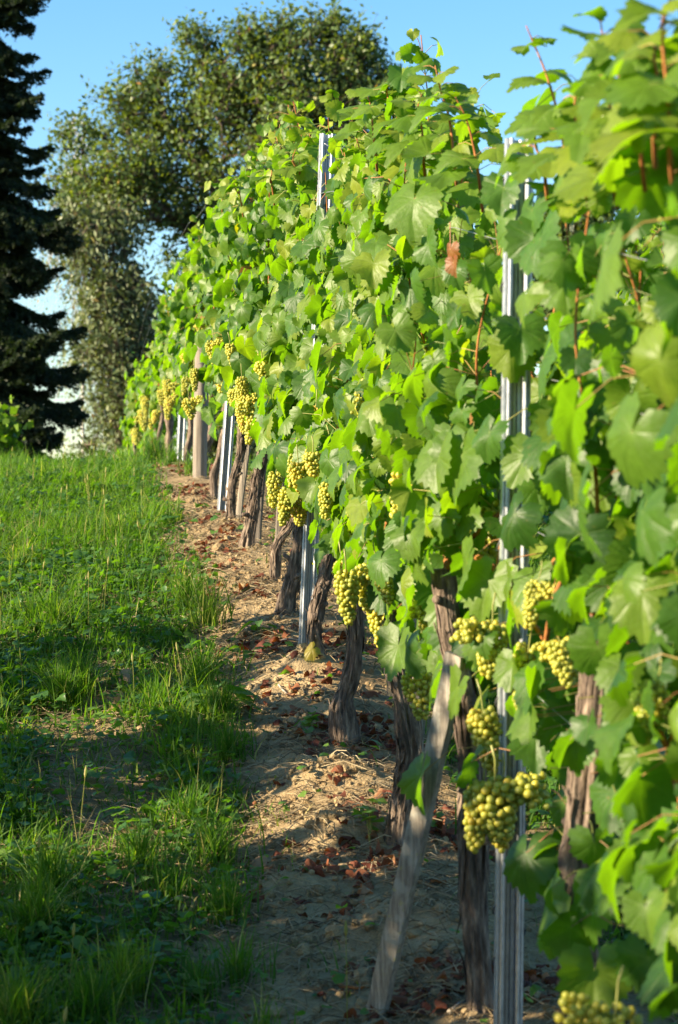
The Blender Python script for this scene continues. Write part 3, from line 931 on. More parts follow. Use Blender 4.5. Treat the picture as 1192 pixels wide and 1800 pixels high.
def steel_post(bpx, bpy_, tpx, tpy, d, label, hooks=0, rot=0.0, loop=False):
    a = P(bpx, bpy_, d); b = P(tpx, tpy, d)
    a[2] = min(a[2], Gs(a[0], a[1]) - .05)
    root = empty('steel_post', (a[0], a[1], Gs(a[0], a[1])), label, 'vineyard post', 'steel trellis posts')
    org = np.array(root.location)
    ax = norm(b - a)
    X = norm(np.array([math.cos(rot), math.sin(rot), 0]) - ax * np.dot([math.cos(rot), math.sin(rot), 0], ax)); Y = np.cross(ax, X)
    pr = np.array(PROFILE); n = len(pr); th = .0016
    tg = norm(np.gradient(pr, axis=0)); nr = np.stack([-tg[:, 1], tg[:, 0]], -1)
    loop2 = np.vstack([pr, (pr + nr * th)[::-1]])
    m = len(loop2)
    rings = 30
    V = []
    for t in np.linspace(0, 1, rings):
        c = a + (b - a) * t
        V.append(c + loop2[:, :1] * X + loop2[:, 1:] * Y)
    V = np.concatenate(V)
    i = np.arange(rings - 1)[:, None] * m; j = np.arange(m)[None, :]
    Q = np.stack([i + j, i + (j + 1) % m, i + m + (j + 1) % m, i + m + j], -1).reshape(-1, 4)
    k = np.arange(n - 1)
    c0 = (rings - 1) * m
    capq = np.stack([c0 + k, c0 + k + 1, c0 + m - 2 - k, c0 + m - 1 - k], -1)
    ac = Acc(); ac.add(V, [Q, capq])
    ac.build('channel', M['metal'], root, org, smooth=False)
    L_ = np.linalg.norm(b - a)
    for h in range(hooks):
        z = L_ - .10 - h * .115
        for s in (-1, 1):
            c = a + ax * (z - (.05 if s > 0 else 0)) + X * s * .0312
            p = [c + Y * -.010 + ax * .012, c + Y * -.004 + X * s * .004 + ax * .006, c + Y * .002 + X * s * .0045 - ax * .004, c + Y * .004 + X * s * .001 - ax * .010]
            ac = Acc(); V, F = tube(catmull(p, 8), .0021, 5); ac.add(V, F)
            ac.build('wire_hook', M['slot'], root, org)
    if loop:
        p = [b - ax * .04 - X * .012 - Y * .02, b - ax * .05 + X * .004 - Y * .026, b - ax * .055 + X * .02 - Y * .024, b - ax * .06 + X * .04 - Y * .02, b - ax * .055 + X * .058 - Y * .014, b - ax * .043 + X * .068 - Y * .01]
        ac = Acc(); V, F = tube(catmull(p, 20), .0016, 6); ac.add(V, F)
        ac.build('wire_end', M['wire'], root, org)
        for k in range(2):
            q = b - ax * (.17 + .03 * k) + X * (.045 + .03 * k)
            ac = Acc(); V, F = tube(catmull([q + AX * -.02, q + ax * .008, q + X * .008 - ax * .01, q - ax * .05, q - ax * .09 - X * .004], 14), .0018, 6); ac.add(V, F)
            ac.build('wire_clip', M['cane'], root, org)
    return root


steel_post(891, 1850, 912, 245, 5.05, 'nearest steel post, tall and bright, with leaves and grapes across it', 16, .10)
steel_post(537, 1135, 576, 236, 8.95, 'steel post with a curled wire end on top, in the middle of the row', 16, .05, True)
steel_post(390, 893, 423, 450, 12.95, 'leaning steel post third from the camera, lower half showing beside a forked vine', 0, .05)
steel_post(316, 812, 324, 660, 17.4, 'thin steel post seen between the round wooden post and the dark far vine', 0, .05)


def wood_stick(name, pts, d, w, label, cat, mat, flat=False, group=None, ns=10, d1=None):
    p = [P(x, y, d if d1 is None else d + (d1 - d) * i / (len(pts) - 1)) for i, (x, y) in enumerate(pts)]
    p[0][2] = min(p[0][2], Gs(p[0][0], p[0][1]) - .05)
    path = catmull(p, 14)
    def rf(th, t):
        r = 1 + .10 * (vnoise(np.cos(th) * 3 + 9, np.sin(th) * 3 + t * 2, int(d * 10)) - .5)
        if flat:
            c = np.abs(np.cos(th)); s = np.abs(np.sin(th))
            r = r * np.minimum(1 / np.maximum(c, 1e-3), .45 / np.maximum(s, 1e-3)) * .9
        return r
    V, F = tube(path, w, 16 if flat else 22, rf)
    ac = Acc(); ac.add(V, F)
    o = ac.build(name, M[mat], None, p[0])
    return tag(o, label, cat, group)


wp_root = empty('wooden_post', (P(352, 845, 14.8)[0], 14.8, Gs(P(352, 845, 14.8)[0], 14.8)), 'round weathered wooden post standing in the far part of the row', 'wooden post')
_p = [P(351, 850, 14.8), P(352, 780, 14.8), P(354, 690, 14.8), P(356, 596, 14.8)]
ac = Acc(); V, F = tube(catmull(_p, 20), .047, 24, lambda th, t: 1 + .05 * (vnoise(np.cos(th) * 3 + 5, np.sin(th) * 3 + t * 3, 4) - .5)); ac.add(V, F)
ac.build('pole', M['round_wood'], wp_root, np.array(wp_root.location))
ac = Acc(); q = P(356.3, 640, 14.8); an = np.linspace(0, 6.283, 25)
V, F = tube(np.stack([q[0] + .0485 * np.cos(an), q[1] + .0485 * np.sin(an), q[2] + 0 * an], -1), .002, 5); ac.add(V, F)
ac.build('wire_tie', M['slot'], wp_root, np.array(wp_root.location))

SG = 'thin wooden stakes beside the vines'
wood_stick('wooden_stake', [(740, 1470), (737, 1350), (733, 1230), (728, 1080)], 6.75, .016, 'grey wooden stake close on the right of the striped thick vine', 'stake', 'wood', True, SG)
wood_stick('wooden_stake', [(489, 1000), (490, 930), (494, 860), (500, 760)], 10.5, .016, 'pale lit stake with lichen beside the slender bent vine', 'stake', 'round_wood', True, SG)
wood_stick('wooden_stake', [(452, 975), (452, 930), (456, 870), (466, 760)], 11.5, .026, 'flat stake behind the foot of the stout leaning vine', 'stake', 'round_wood', True, SG)
wood_stick('wooden_stake', [(417, 935), (424, 870), (433, 800), (440, 740)], 12.5, .020, 'grey stake leaning behind the forked vine', 'stake', 'wood', True, SG)

# loose plank leaning on the vine
for _d in np.arange(4.4, 5.6, .005):
    pa_ = P(660, 1788, _d)
    if pa_[2] <= Gs(pa_[0], pa_[1]) + .004: break
pb_ = P(800, 1150, 5.22)
pd = norm(pb_ - pa_)
pn = np.array([-.56, -.78, .28]); pn = norm(pn - pd * np.dot(pn, pd)); ps = np.cross(pd, pn)
ac = Acc()
rings, L_ = 40, np.linalg.norm(pb_ - pa_)
sec = np.array([(-1, -.9), (-.97, -1), (-.5, -1), (0, -1), (.5, -1), (.97, -1), (1, -.9), (1, .9), (.97, 1), (0, 1), (-.97, 1), (-1, .9)])
V = []
for k, t in enumerate(np.linspace(0, 1, rings)):
    c = pa_ + (pb_ - pa_) * t + ps * .006 * math.sin(t * 3.1) + pn * .004 * math.sin(t * 5)
    hw = .0265 - .002 * t; ht = .011
    off = np.zeros(12)
    sh = sec[:, 0] * (-.022 if k == 0 else 0)
    jit = (vnoise(sec[:, 0] * 3 + 5, np.full(12, t * 30.), 8) - .5) * .003
    V.append(c + (sec[:, :1] * hw + jit[:, None]) * ps - sec[:, 1:] * ht * pn * 1.0 + (sh + jit)[:, None] * pd)
V = np.concatenate(V)
i = np.arange(rings - 1)[:, None] * 12; j = np.arange(12)[None, :]
Q = np.stack([i + j, i + 12 + j, i + 12 + (j + 1) % 12, i + (j + 1) % 12], -1).reshape(-1, 4)
ac.add(V, [Q, np.arange(12)[None, :], (np.arange(12)[::-1] + (rings - 1) * 12)[None, :]])
tag(ac.build('wooden_plank', M['plank'], None, pa_, smooth=False), 'weathered grey plank leaning against a vine in the foreground', 'plank')

for h, lab in ((.82, 'lowest trellis wire, carrying the fruiting canes'), (1.18, 'trellis wire second from the ground, through the leaves'), (1.52, 'trellis wire third from the ground, through the leaves'), (1.80, 'uppermost trellis wire, bare beside the top of the middle steel post')):
    yy = np.arange(2.0, 26.5, .5)
    off = .05
    path = np.stack([rowx(yy) + off, yy, G(rowx(yy), yy) + h], -1)
    ac = Acc(); V, F = tube(path, .0011, 5); ac.add(V, F)
    tag(ac.build('trellis_wire', M['wire'], None, path[0]), lab, 'wire', 'wires of the trellis')

# ------------------------------------------------------------------ grass
def blades(acc, x, y, h, w, rnd, rg, lean=.5, mat=0, segs=3, z=None, droop=1.0):
    n = len(x)
    z = G(x, y) - .008 if z is None else z
    az = rg.uniform(0, 6.283, n); fa = az + rg.normal(1.57, .6, n)
    ln = np.abs(rg.normal(0, lean, n)) + .12
    dirx, diry = np.cos(az), np.sin(az); sx, sy = np.cos(fa), np.sin(fa)
    V = np.zeros((n, 2 * segs + 1, 3))
    for k in range(segs + 1):
        t = k / segs
        up = t - .32 * droop * np.clip(ln, 0, 1.3) * t * t
        ou = ln * t ** 1.8
        cx = x + dirx * ou * h; cy = y + diry * ou * h; cz = z + h * up
        if k < segs:
            hw = w * (1 - .75 * t ** 1.6) * .5
            V[:, 2 * k] = np.stack([cx - sx * hw, cy - sy * hw, cz], -1)
            V[:, 2 * k + 1] = np.stack([cx + sx * hw, cy + sy * hw, cz], -1)
        else:
            V[:, 2 * k] = np.stack([cx, cy, cz], -1)
    m = 2 * segs + 1
    off = (np.arange(n) * m)[:, None, None]
    Q = np.array([[2 * k, 2 * k + 1, 2 * k + 3, 2 * k + 2] for k in range(segs - 1)])
    T = np.array([[2 * segs - 2, 2 * segs - 1, 2 * segs]])
    acc.add(V.reshape(-1, 3), [(Q[None] + off).reshape(-1, 4), (T[None] + off).reshape(-1, 3)], mat, rnd=np.repeat(rnd, m))


gr = np.random.default_rng(42)


def scatter(y0, y1, dens, x0f, x1f, rg):
    area = (y1 - y0) * ((x1f((y0 + y1) / 2)) - x0f((y0 + y1) / 2))
    n = int(area * dens)
    y = rg.uniform(y0, y1, n); x = x0f(y) + rg.random(n) * (x1f(y) - x0f(y))
    return x, y


xl = lambda y: -.19 * y - .35
xr = lambda y: .19 * y + .25 + 0 * y
ac = Acc()
for y0, y1, dn, wd_ in ((3.6, 5.2, 4200, .0050), (5.2, 7, 7500, .0048), (7, 9.5, 6800, .0048), (9.5, 13, 4600, .0050), (13, 17, 2900, .0055), (17, 24, 1500, .0065)):
    x, y = scatter(y0, y1, dn, xl, xr, gr)
    # pull towards clump centres
    cxn = (vnoise(x * 14, y * 14, 61) - .5) * .05; cyn = (vnoise(x * 14, y * 14, 62) - .5) * .05
    x = x + cxn; y = y + cyn
    b = bare(x, y); tuft = fbm(x * 5.5, y * 4.5, 71)
    keep = gr.random(len(x)) < np.clip((1 - b) ** 1.4 * (.35 + 1.1 * tuft), 0, 1) + .05 * np.clip(tuft - .42, 0, 1) * 4
    u = x - rowx(y)
    keep &= ~((np.abs(u) < .25) & (gr.random(len(x)) < .85))
    x, y, b, tuft = x[keep], y[keep], b[keep], tuft[keep]
    big = fbm(x * 1.3, y * 1.1, 81)
    h = gr.gamma(4, 1 / 4., len(x)) * (.042 + .070 * tuft * big * 2.0) * (1 - .45 * b)
    h = np.clip(h, .02, .30)
    rnd = np.clip(gr.normal(.36, .17, len(x)) + (big - .5) * .5, 0, .93)
    dry = gr.random(len(x)) < .035 + .13 * b
    rnd = np.where(dry, gr.uniform(.94, 1, len(x)), rnd)
    blades(ac, x, y, h, wd_ * gr.uniform(.6, 1.9, len(x)), rnd, gr, .75)
# taller tussocks (px, py of the foot, depth, blades, height)
for px, d, nb, hh in ((270, 17.6, 260, .30), (300, 16.5, 120, .22), (340, 15, 90, .22), (180, 18.3, 120, .22), (365, 9.4, 130, .26), (350, 8.6, 240, .24), (330, 9.9, 150, .24), (385, 8.1, 220, .20), (400, 7.7, 180, .18), (270, 8.2, 160, .19), (140, 8.6, 260, .22), (110, 8.4, 200, .24), (380, 6.6, 180, .20), (330, 7.0, 160, .17), (300, 6.3, 160, .18),
                      (400, 6.1, 140, .18), (420, 5.7, 110, .16), (460, 5.25, 90, .15), (90, 6.3, 260, .22), (60, 6.0, 240, .22), (220, 5.6, 220, .20), (160, 5.4, 260, .2), (30, 5.3, 260, .24), (250, 6.6, 180, .18), (440, 5.05, 70, .13), (350, 5.6, 90, .14), (300, 5.15, 110, .14), (100, 9.5, 160, .2), (40, 11, 120, .2), (200, 12, 120, .22), (1180, 10, 400, .22), (960, 9, 260, .2), (985, 8, 200, .2)):
    cx = (px - 596) / FPX * d
    a = gr.uniform(0, 6.28, nb); rr = np.abs(gr.normal(0, .045, nb)) * (d / 8) ** .5
    x = cx + rr * np.cos(a); y = d + rr * np.sin(a)
    tone = gr.normal(.42, .13)
    rnd = np.clip(gr.normal(tone, .15, nb), 0, .92); rnd = np.where(gr.random(nb) < .08, gr.uniform(.94, 1, nb), rnd)
    blades(ac, x, y, hh * gr.uniform(.5, 1.15, nb), .0042 * gr.uniform(.7, 1.5, nb) * (d / 8) ** .4, rnd, gr, .5)
# upright dry stems with seed heads
n = 150
x, y = scatter(4.6, 17, 14, xl, lambda y: rowx(y) - .3, gr)
k = gr.random(len(x)) < (1 - bare(x, y)) * .45 + .03
x, y = x[k], y[k]
blades(ac, x, y, gr.uniform(.14, .30, len(x)), np.full(len(x), .0022), gr.uniform(.93, 1, len(x)), gr, .25)
for xx, yy in zip(x[::2], y[::2]):
    hh = gr.uniform(.14, .26); z0 = Gs(xx, yy); t = gr.uniform(-.03, .03, 2)
    p = np.array([(xx, yy, z0), (xx + t[0] * .5, yy + t[1] * .5, z0 + hh * .6), (xx + t[0], yy + t[1], z0 + hh)])
    V, F = tube(p, [.0011, .0010, .0008], 4); ac.add(V, F, rnd=.93)
    e = p[-1]; dd = norm(p[-1] - p[-2])
    V, F = tube([e, e + dd * .012, e + dd * .026, e + dd * .038], [.001, .0042, .0036, .0008], 6); ac.add(V, F, rnd=float(gr.uniform(.94, 1)))
tag(ac.build('grass', M['grass'], smooth=True), 'long green meadow grass with dry stalks beside the vine row', None, None, 'stuff')

# low leafy ground cover (clover, yarrow) between the blades
ac = Acc()
x, y = [], []
for y0, y1, dn in ((3.8, 9, 3200), (9, 14, 1400), (14, 22, 450)):
    a, b = scatter(y0, y1, dn, xl, xr, gr); x.append(a); y.append(b)
x = np.concatenate(x); y = np.concatenate(y)
k = gr.random(len(x)) < np.clip((1 - bare(x, y)) * (fbm(x * 4, y * 3.5, 91) * 2.4 - .75), 0.0, 1) + .012
x, y = x[k], y[k]
n = len(x)
bs = np.stack([x, y, G(x, y) + gr.uniform(.005, .075, n)], -1)
az = gr.uniform(0, 6.28, n)
tp = np.stack([np.cos(az), np.sin(az), gr.uniform(-.3, .6, n)], -1)
nm = np.stack([gr.normal(0, .35, n), gr.normal(0, .35, n), np.ones(n)], -1)
add_leaves(ac, bs, tp, nm, gr.uniform(.012, .040, n) * (1 + .03 * y), np.clip(gr.normal(.45, .25, n), 0, 1), 2, gr)
tag(ac.build('ground_cover', M['weed_leaf']), 'low clover and herb leaves growing among the grass', None, None, 'stuff')

# ------------------------------------------------------------------ litter on the bare strip
lr = np.random.default_rng(55)
ac = Acc()
n = 15000
y = 4.2 + 17 * lr.random(n) ** 1.5; u = lr.normal(-.05, .27, n); x = rowx(y) + u
k = (bare(x, y) > .25) & (lr.random(n) < fbm(x * 4, y * 3, 33) * 2.2 - .45); x, y = x[k], y[k]; n = len(x)
az = lr.uniform(0, 6.28, n); x2, y2 = scatter(4.2, 13, 600, xl, lambda y: rowx(y) - .3, lr)
x = np.concatenate([x, x2]); y = np.concatenate([y, y2]); n = len(x); az = lr.uniform(0, 6.28, n)
L_ = lr.gamma(3, .02, n) + .02; w_ = lr.uniform(.0008, .0022, n)
el = lr.normal(.06, .14, n); c0 = np.stack([x, y, G(x, y) + .004 + lr.random(n) * .012], -1)
dv = np.stack([np.cos(az) * np.cos(el), np.sin(az) * np.cos(el), np.sin(el)], -1)
add_ribbons(ac, c0 - dv * L_[:, None] / 2, c0 + dv * L_[:, None] / 2, w_, lr.random(n))
tag(ac.build('straw_litter', M['straw']), 'dead grass stalks and straw scattered on the bare soil', None, None, 'stuff')

ac = Acc()
n = 6500
y = 4.4 + 16 * lr.random(n) ** 1.3; u = lr.normal(.0, .20, n); x = rowx(y) + u
k = (lr.random(n) < np.clip(fbm(x * 3.3, y * 2.2, 37) * 4.5 - 2.1, 0, 1)) & (bare(x, y) > .3); x, y = x[k], y[k]; n = len(x)
az = lr.uniform(0, 6.28, n)
add_leaves(ac, np.stack([x, y, G(x, y) + lr.uniform(.004, .022, n)], -1), np.stack([np.cos(az), np.sin(az), lr.normal(.1, .3, n)], -1), np.stack([lr.normal(0, .5, n), lr.normal(0, .5, n), np.ones(n)], -1),
           lr.uniform(.02, .052, n), np.clip(lr.beta(1.6, 2.4, n), 0, 1), 1, lr, curl=2.2)
tag(ac.build('leaf_litter', M['dry_leaf']), 'drifts of small red brown withered leaves under the vines', None, None, 'stuff')

# soil clods
ac = Acc()
n = 5200
y = 4.4 + 10 * lr.random(n) ** 1.4; u = lr.normal(-.2, .28, n); x = rowx(y) + u
k = bare(x, y) > .4; x, y = x[k], y[k]; n = len(x)
r_ = lr.gamma(1.6, .0036, n) + .002
V = ICO_V[None] * r_[:, None, None] * lr.uniform(.65, 1.2, (n, 1, 3)) * lr.uniform(.8, 1.15, (n, len(ICO_V), 1)) + np.stack([x, y, G(x, y) + r_ * .25], -1)[:, None, :]
off = (np.arange(n) * len(ICO_V))[:, None, None]
ac.add(V.reshape(-1, 3), [(ICO_F[None] + off).reshape(-1, 3)], bare=1.0)
tag(ac.build('soil_crumbs', M['ground'], smooth=False), 'small dry crumbs and clods of soil on the bare strip', None, None, 'stuff')


def on_ground(px, py):
    """the ground point seen at a pixel (walks along the view ray)"""
    for d in np.arange(3.5, 26, .02):
        q = P(px, py, d)
        if q[2] <= Gs(q[0], q[1]): return q
    return P(px, py, 20)


# single fallen leaves one can point at
FL = [(232, 1208, .13, .98, 'largest pale tan fallen leaf, lying on the worn patch in the grass'), (222, 1252, .11, .93, 'curled tan fallen leaf just below the largest one on the worn patch'), (236, 1527, .06, 1.0, 'small whitish dry leaf at the edge of the dark foreground grass'),
      (474, 1528, .09, .9, 'curled grey and orange dry leaf alone on the pale soil in the foreground'), (655, 1415, .08, .8, 'pinkish fallen leaf on the soil by the foot of the striped thick vine'), (765, 1562, .065, .82, 'small pink fallen leaf between the plank and the flaky vine'), (612, 1420, .08, .75, 'orange brown fallen leaf left of the striped thick vine'),
      (720, 1770, .085, .5, 'dark red fallen leaf at the foot of the plank'), (655, 1150, .075, .3, 'dark red withered leaf right of the knobbly vine'), (700, 1790, .07, .6, 'brown fallen leaf below the plank at the lower edge'), (445, 1150, .10, .25, 'dark red crumpled leaf on the soil left of the yellow leaf vine'), (640, 1225, .10, .6, 'brown leaf lying right of the knobbly vine foot')]
for px, py, s, rv, lab in FL:
    q = on_ground(px, py)
    ac = Acc(); az = lr.uniform(0, 6.28)
    add_leaves(ac, np.array([[q[0], q[1], q[2] + .02]]), np.array([[math.cos(az), math.sin(az), .15]]), np.array([[-.2, -.55, .85]]), np.array([s]), np.array([rv]), 0, lr, curl=1.8)
    tag(ac.build('fallen_leaf', M['dry_leaf'], None, q), lab, 'leaf', 'fallen leaves lying singly')
q = P(549, 1141, 8.55)
ac = Acc(); add_leaves(ac, np.array([q]), np.array([[-.6, -.2, -.5]]), np.array([[-.3, -.9, .3]]), np.array([.07]), np.array([.975]), 0, lr)
tag(ac.build('fallen_leaf', M['vine_leaf'], None, q), 'yellow leaf caught on the foot of a vine by the second steel post', 'leaf', 'fallen leaves lying singly')

# twigs
TW = [(478, 1140, 545, 1118, .006, 'grey prunings stick on the soil beside the second steel post', 'wood'), (490, 1210, 515, 1228, .004, 'curved grey twig on the soil below the yellow leaf vine', 'wood'), (590, 1715, 640, 1745, .007, 'sunlit stub of cane on the soil left of the plank foot', 'cane'),
      (600, 1330, 690, 1322, .003, 'thin red twig lying across the soil by the knobbly vine', 'cane'), (630, 1205, 655, 1260, .002, 'pale dry stalk slanting right of the knobbly vine', 'straw'), (790, 1790, 840, 1745, .007, 'grey bark splinter at the foot of the flaky vine', 'wood'), (370, 1440, 430, 1400, .005, 'bent grey twig on the soil between the grass tufts', 'wood'),
      (200, 1480, 265, 1470, .005, 'dark twig in the worn hollow of the foreground grass', 'wood'), (380, 1620, 420, 1655, .004, 'short pale twig in the sparse foreground grass', 'wood'), (590, 1110, 520, 1128, .003, 'thin dark twig right of the second steel post', 'wood')]
for x0, y0, x1, y1, r_, lab, mt in TW:
    a = on_ground(x0, y0); b = on_ground(x1, y1)
    mid = (a + b) / 2 + np.array([lr.normal(0, .02), lr.normal(0, .02), 0])
    for q in (a, mid, b): q[2] = Gs(q[0], q[1]) + r_ + .004
    ac = Acc(); pth = catmull([a, mid, b], 16)
    pth[:, 2] = G(pth[:, 0], pth[:, 1]) + r_ + .004
    V, F = tube(pth, np.linspace(r_, r_ * .6, 16), 7, lambda th, t: 1 + .25 * (vnoise(np.cos(th) * 2 + 3, np.sin(th) * 2 + t * 9, 3) - .5)); ac.add(V, F, rnd=.7)
    tag(ac.build('twig', M[mt], None, a), lab, 'twig', 'twigs on the soil')


# broad-leaved weeds
def weed(px, py, n, s, label, seed, rise=.10, lobed=False, tone=.4):
    rg = np.random.default_rng(seed); q = on_ground(px, py); q[2] = Gs(q[0], q[1])
    root = empty('weed_plant', q, label, 'weed', 'broad leaved weeds')
    ac = Acc(); sa = Acc(); B_, T_, N_, S_ = [], [], [], []
    for k in range(n):
        a = k * 2.4 + rg.normal(0, .3); r = rg.uniform(.25, 1)
        o = np.array([math.cos(a), math.sin(a), 0])
        b = q + o * s * .5 * r + np.array([0, 0, rise * rg.uniform(.35, 1)])
        V, F = tube(catmull([q, q + o * s * .15 * r + np.array([0, 0, rise * .5]), b], 8), np.linspace(.0022, .0013, 8), 5); sa.add(V, F, rnd=float(rg.uniform(0, .5)))
        B_.append(b); T_.append(o + np.array([0, 0, rg.uniform(-.4, .35)])); N_.append(np.array([0, 0, 1.]) + o * -.1 + rg.normal(0, .25, 3)); S_.append(s * rg.uniform(.6, 1.05))
    if lobed:
        add_leaves(ac, np.array(B_), np.array(T_), np.array(N_), np.array(S_), np.clip(rg.normal(tone, .15, n), 0, 1), 0, rg, curl=.6)
    else:
        for b, t, nn, sz in zip(B_, T_, N_, S_):       # oblong leaves with a drooping blade
            t = norm(t); nn = norm(nn - t * np.dot(nn, t)); sd = np.cross(nn, t); m_ = 9
            sv_ = np.linspace(0, 1, m_); wv = .26 * sz * np.sin(np.pi * np.clip(sv_ ** .8, 0, 1)) + .001
            wav = .02 * sz * np.sin(sv_ * 20)
            c = b + np.outer(sv_ * sz, t) - np.outer(.35 * sz * sv_ ** 2, [0, 0, 1.])
            VV = np.stack([c - np.outer(wv, sd) + np.outer(wv * .25 + wav, nn), c, c + np.outer(wv, sd) + np.outer(wv * .25 - wav, nn)], 1).reshape(-1, 3)
            qd = np.arange(m_ - 1) * 3
            Q = np.concatenate([np.stack([qd, qd + 1, qd + 4, qd + 3], -1), np.stack([qd + 1, qd + 2, qd + 5, qd + 4], -1)])
            ac.add(VV, [Q], rnd=float(np.clip(rg.normal(tone, .12), 0, 1)), vein=np.tile([0, 1., 0], m_))
    sa.build('stems', M['stem'], root, q)
    ac.build('leaves', M['weed_leaf'], root, q)
    return root


weed(385, 1255, 9, .13, 'broad leaved dock plant between the grass tufts and the bare strip', 1, .10)
weed(330, 1265, 6, .10, 'smaller dock plant left of the big one', 2, .07)
weed(238, 1450, 5, .10, 'dark broad leaved rosette in the worn foreground grass', 3, .06)
weed(650, 1490, 13, .055, 'bright green seedling at the foot of the striped thick vine', 4, .13, True, .8)
weed(545, 1290, 15, .04, 'pale green sprouts on the bank left of the knobbly vine', 5, .07, True, .9)
weed(500, 1440, 6, .025, 'tiny green seedling alone on the bare soil', 6, .05, True, .6)
weed(600, 1250, 5, .05, 'single vine sprout low on the left of the knobbly vine foot', 7, .05, True, .5)
weed(612, 1120, 7, .055, 'green sprout beside the trunk of the knobbly vine, higher up the slope', 8, .12, True, .7)
weed(300, 1560, 8, .09, 'feathery green weed in the lower foreground grass', 9, .06, False, .5)
weed(370, 1035, 6, .09, 'broad green leaf clump at the edge of the grass by the red litter', 10, .09, False, .5)
weed(455, 1120, 6, .09, 'dark green leaves at the edge of the strip left of the grey stick', 11, .06, False, .3)

# ------------------------------------------------------------------ trees
def bg_leaves(acc, c, size, rnd, rg, mat=0, droop=0.0, narrow=.55):
    n = len(c)
    t = rg.normal(0, 1, (n, 3)); t[:, 2] -= droop; t = norm(t)
    a = norm(np.cross(t, rg.normal(0, 1, (n, 3)))); nn = np.cross(t, a)
    L_ = size[:, None]; w = L_ * narrow * .5
    V = np.stack([c - t * L_ * .5, c + a * w + nn * w * .35, c + t * L_ * .5, c - a * w + nn * w * .35], 1)
    off = (np.arange(n) * 4)[:, None]
    f0 = np.array([[0, 1, 2, 3]])
    acc.add(V.reshape(-1, 3), [(f0 + off)], mat, rnd=np.repeat(rnd, 4))


def make_tree(name, label, base, trunk, blobs, seed, leaf, bark, per=170, size=.10, spread=.34, r0=.012, droop=0.0, narrow=.55, group=None, cat='tree', strand=0.0, tone=.42):
    rg = np.random.default_rng(seed)
    base = np.asarray(base, float)
    root = empty(name, base, label, cat, group)
    pts = []
    for cx, cy, cz, rx, ry, rz, n in blobs:
        v = norm(rg.normal(0, 1, (n, 3))) * (rg.random((n, 1)) ** .42)
        pts.append(np.array([cx, cy, cz]) + v * np.array([rx, ry, rz]))
    pts = np.concatenate(pts)
    tr = catmull([base - np.array([0, 0, .3])] + [np.asarray(t, float) for t in trunk], 16)
    nodes = [p for p in tr]; par = [-1] + list(range(15))
    tips = []
    order = np.argsort(np.linalg.norm(pts - tr[9], axis=1))
    links = []
    for i in order:
        p = pts[i]
        A = np.array(nodes)
        dv = A - p
        cost = np.linalg.norm(dv, axis=1) + .9 * np.clip(dv[:, 2], 0, None) * (0 if droop > 1 else 1)
        cost[:6] += 2.0
        j = int(np.argmin(cost)); q = A[j]
        L_ = np.linalg.norm(p - q); m_ = max(2, int(L_ / .55))
        prev = j
        sag = rg.normal(0, .09, 3) * L_
        ids = [j]
        for s in range(1, m_ + 1):
            t = s / m_
            nodes.append(q + (p - q) * t + sag * math.sin(math.pi * t) + np.array([0, 0, .10 * L_ * math.sin(math.pi * t)]))
            par.append(prev); prev = len(nodes) - 1; ids.append(prev)
        tips.append(prev); links.append(ids)
    cnt = np.zeros(len(nodes))
    for t in tips: cnt[t] += 1
    for i in range(len(nodes) - 1, 0, -1):
        if par[i] >= 0: cnt[par[i]] += cnt[i]
    A = np.array(nodes); rad = r0 * np.sqrt(np.maximum(cnt, 1))
    ta = Acc(); V, F = tube(A[:16], np.maximum(rad[:16], .02) * np.linspace(1.3, .8, 16), 12, lambda th, t: 1 + .18 * (vnoise(np.cos(th) * 3 + 4, np.sin(th) * 3 + t * 8, seed) - .5)); ta.add(V, F)
    la = Acc()
    if cat == 'bush': la = ta
    else: ta.build('trunk', bark, root, base)
    for ids in links:
        rr = np.minimum(rad[ids], rad[ids[-1]] * 4); 
        V, F = tube(A[ids], rr, 5); la.add(V, F)
    # fine twigs and leaves
    ca = Acc()
    C = []; ST = []
    for t in tips:
        p = A[t]
        tw = 7
        dirs = norm(rg.normal(0, 1, (tw, 3)) + np.array([0, 0, .25 - droop]))
        for dv in dirs:
            L_ = spread * rg.uniform(.7, 1.7) * (1 + strand * rg.random())
            e = p + dv * L_ - np.array([0, 0, strand * L_ * .7])
            V, F = tube([p, (p + e) / 2 + rg.normal(0, .03, 3), e], [.006, .004, .002], 3, cap=False); la.add(V, F)
            k = int(per / tw * rg.uniform(.6, 1.4))
            s = rg.uniform(.1, 1.08, (k, 1))
            C.append(p + (e - p) * s + rg.normal(0, .075 + spread * .12, (k, 3)) * (1.15 - .5 * s))
            ST.append(np.full(k, rg.normal(0, .10)))
    la.build('branches', bark, root, base)
    C = np.concatenate(C); ST = np.concatenate(ST)
    bg_leaves(ca, C, size * rg.uniform(.6, 1.35, len(C)), np.clip(rg.normal(tone, .17, len(C)) + ST, 0, 1), rg, 0, droop, narrow)
    ca.build('crown', leaf, root, base)
    return root


def gb(px, d):
    x = (px - 596) / FPX * d
    return np.array([x, d, Gs(x, d)])


def B(px, py, d, rx, ry, n, dz=1.0):
    """crown lobe: centre by bearing and height at distance d, radii in photo pixels"""
    c = P(px, py, d); k = d / FPX
    return (c[0], c[1], c[2], rx * k, (rx + ry) / 2 * k * dz, ry * k, n)


